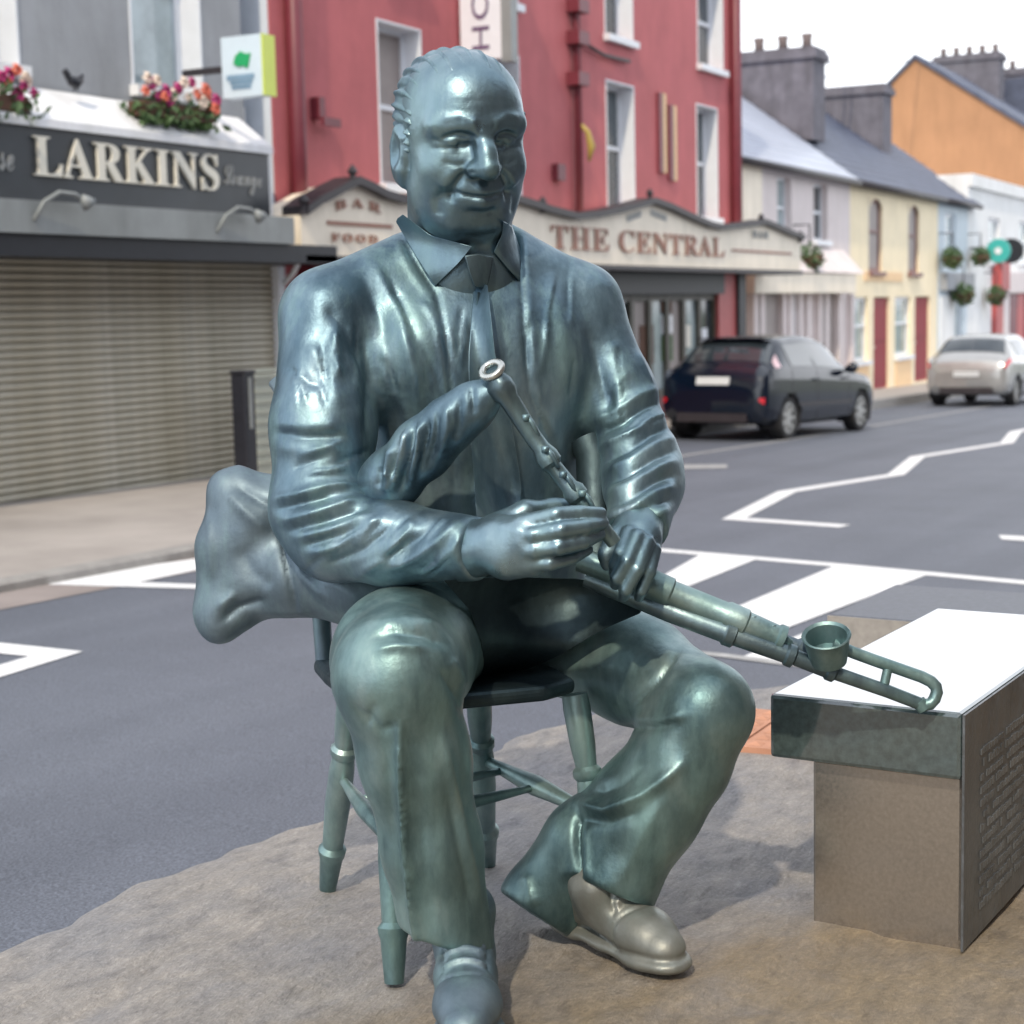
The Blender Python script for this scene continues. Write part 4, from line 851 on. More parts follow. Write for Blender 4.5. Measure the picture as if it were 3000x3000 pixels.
def park(px, py, Y, yaw, scale, **k):
    x = on_y(px, py, Y)[0]; y0 = math.radians(yaw); cc, s = math.cos(y0), math.sin(y0); wx, wy = .74*scale, -.86*scale
    lx, ly = x-cc*wx+s*wy, Y-s*wx-cc*wy; return car((lx, ly, roadz(lx)), y0, scale, **k)
park(2312, 1284, 7.45, -6.5, .97, paint='carblk', label='dark blue hatchback parked on the far side by the pub window')
park(2978, 1160, 6.85, -2, .98, paint='carslv', label='silver hatchback parked before the white house at the right', saloon=True)

# ---------------------------------------------------------------- added unseen houses on our side of the street, behind the photographer
for k, (x0, x1, hgt, m, lab) in enumerate(((-16, -5, 6.4, 'near', 'added unseen grey rendered house on the near side, up the street behind the viewer'), (-4.9, 5.5, 7.2, 'near2', 'tall dark rendered house right behind the viewer'), (5.6, 15, 6.2, 'near2', 'brown rendered house on the near side of the street'), (15.1, 27, 6.8, 'near', 'grey rendered house on the near side, down the street'))):  # unseen row added, rendered dark to darken what the bronze reflects
    YN = -3.4; e = empty('added_near_house', ((x0+x1)/2, YN, -.2), lab, 'house'); hh = []
    for i in range(3):
        xm = x0+(x1-x0)*(i+.5)/3; hh += [(xm-.5, xm+.5, 3.6, 5.1), (xm-.7, xm+.7, .5 if i != 1 else -.1, 2.1)]
    def flip(o):
        o.data.transform(Matrix.Scale(-1, 4, Vector((0, 1, 0)))); o.data.flip_normals()
        for c_ in o.children: flip(c_)
    n0 = set(bpy.data.objects)
    LOC[e.name] = np.array([(x0+x1)/2, -YN, -.2])
    wall('wall', x0, x1, -.7, hgt, -YN, hh, Mt[m], e, dep=.2, back=7)
    for h in hh: window(e, h, -YN, glass='glass', dep=.18, lining=False)
    b = MB(); b.prism([(x0, -YN-.2, hgt-.1), (x0, -YN+3.5, hgt+2.4), (x0, -YN+7.2, hgt-.1)], (x1-x0, 0, 0)); b.build('roof', Mt['slate'], e)
    for o in e.children: flip(o)
    LOC[e.name] = np.array(e.location)
# ---------------------------------------------------------------- polished granite benches
def bench(org, ang, prof_base, prof_top, label):
    e = empty('stone_bench', (0, 0, 0), label, 'bench', 'stone benches beside the statue')
    (bx0, bx1, by0, by1, bz1) = prof_base; (tx0, tx1, ty0, ty1, tz0, tz1) = prof_top
    o = MB().box(bx0, bx1, by0, by1, -.03, bz1).build('base', Mt['graniteg'], e); bevel(o, .006)
    o = MB().box(tx0, tx1, ty0, ty1, tz0, tz1).build('top_slab', Mt['granitel'], e); bevel(o, .008, 2)
    return e
A0 = on_z(2802, 2787, 0)
b1 = bench(None, 0, (.03, 1.0, .0, .282, .31), (.0, 1.0, -.006, .355, .311, .432), 'polished granite bench with an inscribed dark side at the right edge')
for o in [c for c in b1.children if c.name.startswith('top_slab')]: o.data.materials[0] = Mt['granitel']
# side plaque on the right hand face: raised lettering rows
pl = MB().box(.003, 1.0, -.011, -.0065, .0, .429).build('side_plaque', Mt['plaque'], b1)
tx = MB()
for r in range(13):
    x = .10; z = .335-r*.024
    while x < .96:
        w_ = .006+.012*random.random()
        if random.random() < .84: tx.box(x, x+w_, -.0135, -.0105, z, z+.010+.005*random.random())
        x += w_+.005
tx.build('inscription', mat('worn_bronze_relief', (.16, .17, .18), .45, metal=.5, var=.35, scale=14), pl)['kind'] = 'stuff'
b1.location = (A0[0], A0[1], 0); b1.rotation_euler = (0, 0, math.radians(-4))
p0 = on_z(2425, 1800, .37)
b2 = bench(None, 0, (.07, .40, -2.2, -.13, .29), (0, .52, -2.3, 0, .291, .37), 'second granite bench lying across behind the first one')
MB().box(-.003, -.0005, -2.3, 0, .292, .368).build('sunlit_edge', mat('sunlit_granite_edge', (.34, .32, .30), .7, var=.12, scale=40), b2)  # pale strip paints the sunlit front face of the slab
b2.location = (p0[0], p0[1], 0); b2.rotation_euler = (0, 0, math.radians(-4))
for c in b2.children:
    if c.name.startswith('base'): c.data.materials[0] = mat('brown_stone_base', (.20, .14, .085), .5, var=.25, scale=12, bump=.2)
    if c.name.startswith('top_slab'): c.data.materials[0] = mat('matt_grey_granite_top', (.095, .105, .13), .5, var=.15, scale=60)
# ================================================================== bronze sitter: distance-field sculpting in lens axes (metres)
P = lambda px, py, d: cam_pt(px, py, d)
def w2c(p): return M3.T@(np.asarray(p, float)-CAM)
UPC = M3.T@np.array([0, 0, 1.])
class Field:
    def __init__(s, lo, hi, h):
        s.h = h; s.lo = np.array(lo, float); n = np.ceil((np.array(hi)-s.lo)/h).astype(int)+1; s.n = n
        s.ax = [s.lo[i]+h*np.arange(n[i]) for i in range(3)]; s.f = np.full(n, 1.0, np.float32)
    def sub(s, lo, hi):
        a = np.clip(np.floor((np.array(lo)-s.lo)/s.h).astype(int), 0, s.n); b = np.clip(np.ceil((np.array(hi)-s.lo)/s.h).astype(int)+1, 0, s.n)
        sl = tuple(slice(a[i], b[i]) for i in range(3)); X = [s.ax[i][sl[i]].astype(np.float32) for i in range(3)]
        return sl, X[0][:, None, None], X[1][None, :, None], X[2][None, None, :]
    def comb(s, sl, d, k, op):
        f = s.f[sl]
        if op == 'u':
            h = np.maximum(k-np.abs(f-d), 0)/max(k, 1e-6); s.f[sl] = np.minimum(f, d)-h*h*k*.25
        elif op == 's':
            d = -d; h = np.maximum(k-np.abs(f-d), 0)/max(k, 1e-6); s.f[sl] = np.maximum(f, d)+h*h*k*.25
    def cap(s, a, b, ra, rb=None, k=.02, flat=None, fs=1.0, op='u'):
        a, b = np.array(a, float), np.array(b, float); rb = ra if rb is None else rb; R = max(ra, rb)+k+.03
        sl, x, y, z = s.sub(np.minimum(a, b)-R, np.maximum(a, b)+R)
        if 0 in s.f[sl].shape: return s
        d = b-a; L2 = max(d.dot(d), 1e-9)
        t = np.clip(((x-a[0])*d[0]+(y-a[1])*d[1]+(z-a[2])*d[2])/L2, 0, 1)
        qx, qy, qz = x-a[0]-t*d[0], y-a[1]-t*d[1], z-a[2]-t*d[2]; q2 = qx*qx+qy*qy+qz*qz
        if flat is not None:
            fl = np.array(flat, float); fl /= np.linalg.norm(fl); q2 = q2+(fs*fs-1)*(qx*fl[0]+qy*fl[1]+qz*fl[2])**2
        s.comb(sl, np.sqrt(q2)-(ra+(rb-ra)*t), k, op); return s
    def chain(s, pts, k=.02, **kw):
        for (a, ra), (b, rb) in zip(pts, pts[1:]): s.cap(a, b, ra, rb, k, **kw)
        return s
    def ell(s, c, r, ax=None, k=.02, op='u'):
        c = np.array(c, float); r = np.array(r, float); ax = np.eye(3) if ax is None else np.array(ax, float); R = max(r)+k+.03
        sl, x, y, z = s.sub(c-R, c+R)
        if 0 in s.f[sl].shape: return s
        q = [((x-c[0])*a[0]+(y-c[1])*a[1]+(z-c[2])*a[2]) for a in ax]
        k0 = np.sqrt(sum((q[i]/r[i])**2 for i in range(3))); k1 = np.sqrt(sum((q[i]/r[i]**2)**2 for i in range(3)))
        s.comb(sl, k0*(k0-1)/np.maximum(k1, 1e-6), k, op); return s
    def box(s, c, hx, ax, rr=.02, k=.02, op='u'):
        c = np.array(c, float); R = np.linalg.norm(hx)+k+.03; sl, x, y, z = s.sub(c-R, c+R)
        q = [np.abs((x-c[0])*a[0]+(y-c[1])*a[1]+(z-c[2])*a[2])-hx[i]+rr for i, a in enumerate(ax)]
        d = np.sqrt(sum(np.maximum(v, 0)**2 for v in q))+np.minimum(np.maximum(np.maximum(q[0], q[1]), q[2]), 0)-rr
        s.comb(sl, d, k, op); return s
    def plane(s, p, n, k=.003):
        """cut away everything on the side the normal n points to"""
        n = np.array(n, float)/np.linalg.norm(n); sl, x, y, z = s.sub(s.lo, s.lo+s.n*s.h); d = -((x-p[0])*n[0]+(y-p[1])*n[1]+(z-p[2])*n[2])
        s.comb(sl, d, k, 's'); return s
    def merge(s, o, k=.01):
        s.comb(tuple(slice(0, m) for m in s.n), o.f, k, 'u'); return s
    def sample(s, p):
        q = (np.asarray(p)-s.lo)/s.h; i = np.clip(np.round(q).astype(int), 0, s.n-1); return s.f[i[..., 0], i[..., 1], i[..., 2]]
    def depth(s, px, py, d0=2.3, d1=3.8):
        ds = np.arange(d0, d1, .003); v = s.sample(np.array([P(px, py, d) for d in ds])); i = np.argmax(v < 0); return ds[i] if v[i] < 0 else None
    def mesh(s):
        f = s.f; n = s.n; g = f < 0; c = [slice(None, -1), slice(1, None)]
        S = np.zeros(n-1, np.int8)
        for a in (0, 1):
            for b in (0, 1):
                for d in (0, 1): S += g[c[a], c[b], c[d]]
        act = (S > 0) & (S < 8); idx = -np.ones(n-1, np.int64); I = np.argwhere(act); idx[act] = np.arange(len(I))
        acc = np.zeros((len(I), 3)); cnt = np.zeros(len(I))
        cor = [(a, b, d) for a in (0, 1) for b in (0, 1) for d in (0, 1)]
        for p in cor:
            for ax_ in range(3):
                if p[ax_]: continue
                q = list(p); q[ax_] = 1
                fp = f[I[:, 0]+p[0], I[:, 1]+p[1], I[:, 2]+p[2]]; fq = f[I[:, 0]+q[0], I[:, 1]+q[1], I[:, 2]+q[2]]
                m = (fp < 0) != (fq < 0); t = np.where(m, fp/np.where(m, fp-fq, 1), 0)
                e = np.tile(np.array(p, float), (len(I), 1)); e[:, ax_] = t; acc[m] += e[m]; cnt[m] += 1
        V = s.lo+(I+acc/cnt[:, None])*s.h
        F_ = []
        for ax_ in range(3):
            o = [i for i in range(3) if i != ax_]; sl0 = [slice(None)]*3; sl1 = [slice(None)]*3; sl0[ax_] = slice(None, -1); sl1[ax_] = slice(1, None)
            A = g[tuple(sl0)]; B = g[tuple(sl1)]; E = np.argwhere(A != B)
            E = E[(E[:, o[0]] > 0) & (E[:, o[1]] > 0) & (E[:, o[0]] < n[o[0]]-1) & (E[:, o[1]] < n[o[1]]-1)]
            q = []
            for da, db in ((0, 0), (1, 0), (1, 1), (0, 1)):
                T = E.copy(); T[:, o[0]] -= da; T[:, o[1]] -= db; q.append(idx[T[:, 0], T[:, 1], T[:, 2]])
            q = np.stack(q, 1); flip = A[E[:, 0], E[:, 1], E[:, 2]] ^ (ax_ == 1)
            q[~flip] = q[~flip][:, ::-1]; F_.append(q)
        return V, np.concatenate(F_)
def normals(V, Q):
    N = np.zeros_like(V); a = np.cross(V[Q[:, 2]]-V[Q[:, 0]], V[Q[:, 3]]-V[Q[:, 1]])
    for j in range(4): np.add.at(N, Q[:, j], a)
    return N/(np.linalg.norm(N, axis=1)[:, None]+1e-12)
def relax(V, Q, it=2, lam=.5):
    for _ in range(it):
        S = np.zeros_like(V); c = np.zeros(len(V))
        for a, b in ((0, 1), (1, 2), (2, 3), (3, 0)):
            np.add.at(S, Q[:, a], V[Q[:, b]]); np.add.at(S, Q[:, b], V[Q[:, a]]); np.add.at(c, Q[:, a], 1); np.add.at(c, Q[:, b], 1)
        V = V+lam*(S/np.maximum(c, 1)[:, None]-V)
    return V
def sculpt(V, Q, strokes, N=None):
    """press folds into / pull folds out of the surface: stroke = (points, width px, height m)"""
    N = normals(V, Q) if N is None else N
    px = V[:, 0]/V[:, 2]*FPX+1500; py = V[:, 1]/V[:, 2]*FPX+1500
    view = V/np.linalg.norm(V, axis=1)[:, None]; fac = np.clip(-(N*view).sum(1)*1.6+.35, 0, 1); D = np.zeros(len(V))
    for pts, wd, ht in strokes:
        p = np.array(pts, float); lo, hi = p.min(0)-3*wd, p.max(0)+3*wd; m = np.nonzero((px > lo[0]) & (px < hi[0]) & (py > lo[1]) & (py < hi[1]) & (fac > 0))[0]
        if not len(m): continue
        best = np.full(len(m), 1e9); tt = np.zeros(len(m)); n = len(p)-1; X = np.stack([px[m], py[m]], 1)
        for i in range(n):
            a, b = p[i], p[i+1]; d = b-a; t = np.clip(((X-a)@d)/max(d@d, 1e-6), 0, 1); q = np.linalg.norm(X-a-t[:, None]*d, axis=1); u = q < best; best[u] = q[u]; tt[u] = (i+t[u])/n
        D[m] += ht*1.15*np.exp(-(best/wd)**1.45)*np.clip(np.minimum(tt, 1-tt)*5+.25, 0, 1)*fac[m]
    return V+N*D[:, None]
def to_obj(name, V, Q, m, parent): return obj(name, CAM+V@M3.T, Q.tolist(), m, parent, True)

# ---------------------------------------------------------------- patinated bronze
def bronze(name, c_dark, c_mid, c_high, rough=.36, metal=.85, scale=5, green=.5):
    m = bpy.data.materials.new(name); m.use_nodes = True; t = m.node_tree; L = t.links.new; p = t.nodes['Principled BSDF']
    p.inputs['Metallic'].default_value = metal; tc = t.nodes.new('ShaderNodeTexCoord')
    def noise(sc, det, ro=.6, st=(1, 1, 1)):
        mp = t.nodes.new('ShaderNodeMapping'); mp.inputs['Scale'].default_value = st; n = t.nodes.new('ShaderNodeTexNoise'); n.inputs['Scale'].default_value = sc; n.inputs['Detail'].default_value = det; n.inputs['Roughness'].default_value = ro
        L(tc.outputs['Object'], mp.inputs[0]); L(mp.outputs[0], n.inputs['Vector']); return n.outputs[0]
    r = t.nodes.new('ShaderNodeValToRGB'); e = r.color_ramp.elements; e[0].position = .36; e[0].color = (*c_dark, 1); e[1].position = .67; e[1].color = (*c_high, 1); k = e.new(.5); k.color = (*c_mid, 1)
    n1 = noise(scale, 6, .62, (1, 1, .45)); L(n1, r.inputs[0])
    g = t.nodes.new('ShaderNodeMixRGB'); g.inputs[2].default_value = (.21, .345, .335, 1)   # chalky patina
    gr = t.nodes.new('ShaderNodeValToRGB'); gr.color_ramp.elements[0].position = .47; gr.color_ramp.elements[1].position = .70; gr.color_ramp.elements[1].color = (green, green, green, 1)
    n2 = noise(9, 8, .7, (1, 1, .3)); L(n2, gr.inputs[0]); L(gr.outputs[0], g.inputs[0]); L(r.outputs[0], g.inputs[1]); L(g.outputs[0], p.inputs['Base Color'])
    mm = t.nodes.new('ShaderNodeMath'); mm.operation = 'MULTIPLY_ADD'; mm.inputs[1].default_value = -.40; mm.inputs[2].default_value = metal; L(gr.outputs[0], mm.inputs[0]); L(mm.outputs[0], p.inputs['Metallic'])
    mr = t.nodes.new('ShaderNodeMapRange'); mr.inputs['From Min'].default_value = .3; mr.inputs['From Max'].default_value = .7; mr.inputs['To Min'].default_value = rough-.10; mr.inputs['To Max'].default_value = rough+.14
    L(noise(14, 6), mr.inputs[0]); L(mr.outputs[0], p.inputs['Roughness'])
    b = t.nodes.new('ShaderNodeBump'); b.inputs['Strength'].default_value = .20; b.inputs['Distance'].default_value = .006; L(noise(40, 6, .6), b.inputs['Height']); L(b.outputs[0], p.inputs['Normal'])
    return m
BZ = bronze('patinated_bronze', (.065, .115, .155), (.145, .225, .28), (.33, .44, .49), rough=.44, metal=.82, green=.7)
BZs = bronze('polished_bronze_skin', (.105, .165, .205), (.165, .25, .30), (.265, .365, .415), rough=.37, metal=.88, green=.4)
BZd = bronze('dark_bronze', (.07, .11, .13), (.115, .165, .19), (.19, .255, .275), rough=.36)
BZk = bronze('shade_dark_bronze', (.026, .044, .056), (.042, .066, .08), (.065, .095, .105), rough=.5, green=.08)  # near-black tone that puts lap and seat shade into the colour
BZg = bronze('green_bronze', (.075, .135, .15), (.16, .25, .26), (.34, .45, .445), rough=.43, metal=.80, green=.7)
BZb = bronze('blue_grey_bronze', (.085, .125, .155), (.135, .185, .225), (.21, .28, .32), rough=.52, metal=.7)
BZh = bronze('worn_bronze_shoe', (.19, .20, .185), (.26, .27, .25), (.36, .36, .33), rough=.46, metal=.55, green=.25)

man = empty('bronze_statue', (2.75, 1.6, 0), 'patinated bronze statue of a seated piper in jacket and tie playing pipes', 'statue')

# ---------------------------------------------------------------- head frame
psi, the, phi = math.radians(22), math.radians(22), math.radians(6)
fh = np.array([math.sin(psi), 0, -math.cos(psi)]); rh = np.array([math.cos(psi), 0, math.sin(psi)]); u0 = np.array([0, -1., 0])
hf = fh*math.cos(the)-u0*math.sin(the); hu = u0*math.cos(the)+fh*math.sin(the)
hr_, hu = rh*math.cos(phi)+hu*math.sin(phi), hu*math.cos(phi)-rh*math.sin(phi)
HS = 1.38; HC = P(1347, 402, 3.04)
H = lambda x, y, z: HC+HS*(x*hr_+y*hu+z*hf)
HA = [hr_, hu, hf]

# ---------------------------------------------------------------- body: head, neck, arms and hands in one skin
lo = np.minimum.reduce([P(1120, 120, 2.9), P(860, 1700, 2.7)])-.03; hi = np.maximum.reduce([P(2000, 1800, 3.3), P(1500, 800, 3.35)])+.02
B = Field(lo, hi, .0041)
he = lambda c, r, k=.02, op='u': B.ell(H(*c), np.array(r)*HS, HA, k*HS, op)
hc = lambda a, b, ra, rb=None, k=.01, op='u', **kw: B.cap(H(*a), H(*b), ra*HS, (ra if rb is None else rb)*HS, k*HS, op=op, **kw)
he((0, .028, -.018), (.0735, .077, .096)); he((0, .040, .018), (.068, .065, .070), .03)      # skull, forehead dome
he((0, -.030, .028), (.066, .082, .062), .04); he((0, -.062, .030), (.056, .044, .052), .03)  # face, jaw
hc((-.022, -.095, .058), (.022, -.095, .058), .020, k=.03)                                    # chin
for s_ in (-1, 1):
    he((s_*.043, -.028, .057), (.025, .021, .022), .022)                                       # cheek
    he((s_*.042, -.066, .026), (.025, .032, .030), .03)                                        # jowl
    hc((s_*.012, .029, .086), (s_*.054, .027, .062), .0105, .0115, k=.014)                     # brow
he((0, -.088, .030), (.046, .026, .046), .03)                                                  # double chin
he((0, -.054, .070), (.030, .022, .022), .02)                                                  # mouth mound
for s_ in (-1, 1): he((s_*.032, .008, .094), (.020, .0125, .017), .012, 's')                  # sockets
for s_ in (-1, 1):
    he((s_*.032, .007, .0725), (.0145, .0105, .0125), .004)                                    # eyeball
    hc((s_*.017, .0145, .082), (s_*.048, .0095, .068), .0050, .0048, k=.005)                   # upper lid
    hc((s_*.020, .000, .081), (s_*.046, -.001, .069), .0042, .004, k=.006)                     # lower lid
    hc((s_*.020, -.009, .081), (s_*.045, -.011, .069), .0050, .0045, k=.010)                   # eye bag
hc((0, .024, .086), (0, .000, .104), .0095, .0110, k=.012); hc((0, .0, .104), (0, -.018, .114), .0110, .0150, k=.010)
for s_ in (-1, 1): he((s_*.0145, -.022, .099), (.0095, .009, .011), .010)
hc((-.020, -.0495, .086), (0, -.0485, .0925), .0048, .0060, k=.012); hc((.020, -.0495, .086), (0, -.0485, .0925), .0048, .0060, k=.012)
hc((-.019, -.0625, .084), (0, -.0650, .0900), .0050, .0068, k=.012); hc((.019, -.0625, .084), (0, -.0650, .0900), .0050, .0068, k=.012)
for s_ in (-1, 1):                                                                             # ears
    ea = (s_*.0760, -.024, -.008); he(ea, (.0135, .038, .024), .006)
    he((s_*.0900, -.016, -.002), (.010, .021, .0130), .006, 's'); hc((s_*.078, -.040, .006), (s_*.075, -.056, .004), .009, .007, k=.006)
    hc((s_*.080, .008, -.016), (s_*.081, -.016, -.028), .0055, .0055, k=.004); hc((s_*.080, .010, -.012), (s_*.078, .002, .008), .005, .005, k=.004)
B.cap(H(0, -.055, -.018), P(1360, 800, 3.14), .062*HS, .075*HS, .03)                           # neck
B.cap(P(1360, 800, 3.14), P(1400, 1000, 3.17), .075*HS, .09, .03)
AR = [(P(975, 930, 3.06), .05), (P(940, 1500, 2.99), .05), (P(1150, 1590, 2.92), .048), (P(1395, 1608, 2.835), .043)]
B.cap(P(1390, 960, 3.16), AR[0][0], .09, .05, .02).chain(AR, .02)
AL = [(P(1695, 910, 3.22), .05), (P(1890, 1375, 3.14), .05), (P(1872, 1545, 2.985), .040)]
B.cap(P(1390, 960, 3.16), AL[0][0], .09, .05, .02).chain(AL, .02)
# right hand (image left): back of the hand to the viewer, four fingers laid along the chanter
hand = lambda *pts: [(P(x, y, d), r) for x, y, d, r in pts]
B.chain(hand((1395, 1608, 2.835, .043), (1470, 1595, 2.80, .043), (1545, 1578, 2.775, .043)), .02, flat=(0, .1, 1), fs=1.45)
B.cap(P(1490, 1640, 2.79), P(1560, 1640, 2.775), .034, .028, .02, flat=(0, .1, 1), fs=1.4)
F1 = [hand((1548, 1530, 2.768, .0150), (1630, 1508, 2.750, .0138), (1700, 1503, 2.765, .0128), (1760, 1503, 2.79, .0105)),
      hand((1556, 1570, 2.756, .0152), (1645, 1552, 2.738, .0142), (1715, 1543, 2.755, .0130), (1766, 1532, 2.79, .0108)),
      hand((1550, 1613, 2.758, .0150), (1640, 1602, 2.742, .0140), (1708, 1588, 2.760, .0128), (1757, 1566, 2.80, .0105)),
      hand((1538, 1655, 2.770, .0138), (1612, 1650, 2.756, .0126), (1676, 1634, 2.775, .0116), (1722, 1610, 2.81, .0098))]
for f_ in F1: B.chain(f_, .0025)
B.chain(hand((1450, 1545, 2.83, .024), (1540, 1500, 2.84, .019), (1620, 1488, 2.86, .015), (1672, 1478, 2.862, .012)), .012)   # thumb behind the chanter
# left hand (image right): hangs over the regulators
B.chain(hand((1872, 1545, 2.985, .037), (1868, 1580, 2.950, .038), (1872, 1605, 2.935, .036)), .02, flat=(.2, .3, 1), fs=1.35)
F2 = [hand((1842, 1562, 2.925, .0140), (1818, 1622, 2.895, .0130), (1803, 1656, 2.90, .0120), (1800, 1680, 2.925, .0100)),
      hand((1868, 1572, 2.910, .0145), (1836, 1645, 2.880, .0135), (1808, 1692, 2.888, .0122), (1802, 1712, 2.92, .0102)),
      hand((1895, 1590, 2.910, .0145), (1866, 1668, 2.880, .0132), (1834, 1728, 2.890, .0120), (1826, 1748, 2.92, .0100)),
      hand((1916, 1612, 2.920, .0132), (1902, 1675, 2.896, .0120), (1880, 1730, 2.905, .0110), (1872, 1750, 2.93, .0092))]
for f_ in F2: B.chain(f_, .0025)
B.chain(hand((1838, 1540, 2.97, .022), (1800, 1580, 2.955, .017), (1778, 1625, 2.95, .014), (1778, 1655, 2.955, .011)), .012)
V, Q = B.mesh(); V = relax(V, Q, 1, .4)
V = sculpt(V, Q, [([(1455, 1540), (1560, 1565)], 14, .002), ([(1556, 1545), (1566, 1650)], 9, .0025), ([(1225, 690), (1330, 735)], 16, -.004), ([(1600, 1515), (1640, 1640)], 7, .0012)])
def hsculpt(V, Q, strokes):
    """folds in head axes: strokes of (x, y) seen from the front of the face"""
    N = normals(V, Q); q = (V-HC)/HS; X = np.stack([q@hr_, q@hu], 1); fz = np.clip((N@hf)*1.5, 0, 1)*((q@hf) > .02); D = np.zeros(len(V))
    for pts, wd, ht in strokes:
        p = np.array(pts, float); m = np.nonzero((np.abs(X-p.mean(0)).max(1) < .09) & (fz > 0))[0]; best = np.full(len(m), 9.); tt = np.zeros(len(m)); n = len(p)-1
        for i in range(n):
            a, d_ = p[i], p[i+1]-p[i]; t = np.clip(((X[m]-a)@d_)/(d_@d_), 0, 1); r = np.linalg.norm(X[m]-a-t[:, None]*d_, axis=1); u = r < best; best[u] = r[u]; tt[u] = (i+t[u])/n
        D[m] += ht*HS*.72*np.exp(-(best/wd)**2)*np.clip(np.minimum(tt, 1-tt)*6+.3, 0, 1)*fz[m]
    return V+N*D[:, None]
fs_ = []
for s_ in (-1, 1):
    mir = lambda *p: [(s_*x, y) for x, y in p]
    fs_ += [(mir((.017, -.019), (.028, -.032), (.037, -.047), (.040, -.060)), .0040, -.0060), (mir((.027, -.020), (.040, -.032), (.049, -.048)), .0085, .0045),
            (mir((.030, -.050), (.037, -.056), (.038, -.066)), .0040, -.0040), (mir((.044, -.050), (.052, -.066), (.050, -.085)), .006, -.0035),
            (mir((.012, .018), (.030, .022), (.050, .014)), .0030, -.0030), (mir((.048, .008), (.060, .012)), .0022, -.0020), (mir((.048, .003), (.060, -.001)), .0022, -.0020),
            (mir((.020, .004), (.034, .0035), (.047, .002)), .0020, -.0030), (mir((.018, -.014), (.034, -.018), (.048, -.014)), .0026, -.0022),
            (mir((.010, .034), (.030, .043), (.052, .038)), .0040, .0022), (mir((.008, .026), (.010, .036)), .0025, -.0022)]
for s_ in (-1, 1): fs_ += [([(s_*.030-.001, .0055), (s_*.030+.001, .0055)], .0040, -.0060), ([(s_*.018, .0125), (s_*.032, .0150), (s_*.047, .0105)], .0030, .0030)]
fs_ += [([(-.031, -.0525), (-.015, -.0560), (0, -.0567), (.015, -.0560), (.031, -.0525)], .0026, -.0062), ([(-.018, -.076), (0, -.0775), (.018, -.076)], .0045, -.0040), ([(0, -.034), (0, -.044)], .0032, -.0020),
        ([(-.04, .058), (0, .061), (.04, .058)], .0030, -.0005), ([(-.03, -.108), (0, -.112), (.03, -.108)], .006, -.0030)]
V = hsculpt(V, Q, fs_)
to_obj('body', V, Q, BZs, man)

# hair: a shell round the back and sides with combed strands
Hh = Field(H(0, 0, 0)-.22, H(0, 0, 0)+.22, .004)
Hh.ell(H(0, .028, -.020), np.array((.0785, .0805, .1005))*HS, HA, .01)
Hh.ell(H(0, .041, .010), np.array((.0705, .0690, .072))*HS, HA, .01)
Hh.cap(H(-.069, .03, .02), H(-.072, -.01, .012), .010*HS, .007*HS, .01); Hh.cap(H(.069, .03, .02), H(.072, -.01, .012), .010*HS, .007*HS, .01)
Hh.cap(H(-.035, -.03, -.06), H(.035, -.03, -.06), .036*HS, None, .02)
def hcut(p, n): Hh.plane(H(*p), n[0]*hr_+n[1]*hu+n[2]*hf, .006)
Hh.ell(H(0, .028, .074), np.array((.067, .066, .090))*HS, HA, .006, 's')
hcut((0, -.075, 0), (0, -1, .25)); hcut((0, -.02, .028), (0, -.45, 1))
V, Q = Hh.mesh(); V = relax(V, Q, 1, .4); N = normals(V, Q)
q = (V-HC)/HS; lx, ly, lz = q@hr_, q@hu, q@hf
ang = np.arctan2(lx, ly-.0+.02); sd_ = np.clip(.06-ly, 0, .1)*10; st = ang*46+1.0*np.sin(lz*38+ang*3)+(lz*60+ly*70)*np.clip(sd_, 0, 1)*.6
V = V+N*(.0030*np.sin(st)+.0016*np.sin(st*1.7+1.2*np.sin(lz*30)))[:, None]
hair = to_obj('hair', V, Q, BZ, man)

# ---------------------------------------------------------------- jacket
lo = P(760, 560, 2.7)-.05; lo[2] = 2.70; hi = P(2050, 1950, 3.45)+.03; hi[2] = 3.52; lo[1] = P(0, 600, 3.2)[1]-.03
J = Field(lo, hi, .0054)
fwd = np.array([.31, 0, -.95])
J.chain([(P(1395, 1850, 3.30), .215), (P(1400, 1500, 3.26), .205), (P(1400, 1150, 3.20), .205), (P(1390, 960, 3.18), .17)], .06, flat=fwd, fs=1.28)
J.cap(P(1340, 745, 3.17), P(965, 925, 3.07), .080, .084, .05); J.cap(P(1400, 745, 3.18), P(1690, 900, 3.225), .075, .080, .05)
J.cap(P(1200, 1050, 3.10), P(1560, 1050, 3.18), .12, .12, .06)
JR = [(P(965, 935, 3.06), .086), (P(948, 1250, 3.01), .090), (P(938, 1490, 2.985), .084), (P(985, 1560, 2.97), .082)]
J.chain(JR, .03).chain([(P(985, 1560, 2.97), .080), (P(1150, 1592, 2.92), .070), (P(1400, 1608, 2.84), .054)], .03)
J.chain([(P(1695, 905, 3.22), .080), (P(1800, 1150, 3.19), .072), (P(1878, 1365, 3.14), .070), (P(1885, 1420, 3.10), .068), (P(1868, 1560, 2.99), .053)], .03)
J.plane(P(1398, 1608, 2.84), P(1410, 1606, 2.82)-P(1395, 1608, 2.86)) if False else None
def cuff(F_, c, n, r):
    """open the sleeve end: flat cut with a shallow hollow"""
    c = np.array(c); n = np.array(n, float)/np.linalg.norm(n); F_.cap(c+n*.0, c+n*.14, r*1.6, r*1.6, .003, op='s') if False else None
    R = r*1.9; sl, x, y, z = F_.sub(c-R*1.4, c+R*1.4+.05); d = (x-c[0])*n[0]+(y-c[1])*n[1]+(z-c[2])*n[2]; rr2 = np.sqrt((x-c[0])**2+(y-c[1])**2+(z-c[2])**2)
    inside = np.maximum(-d, rr2-R*1.3); F_.comb(sl, inside, .004, 's')
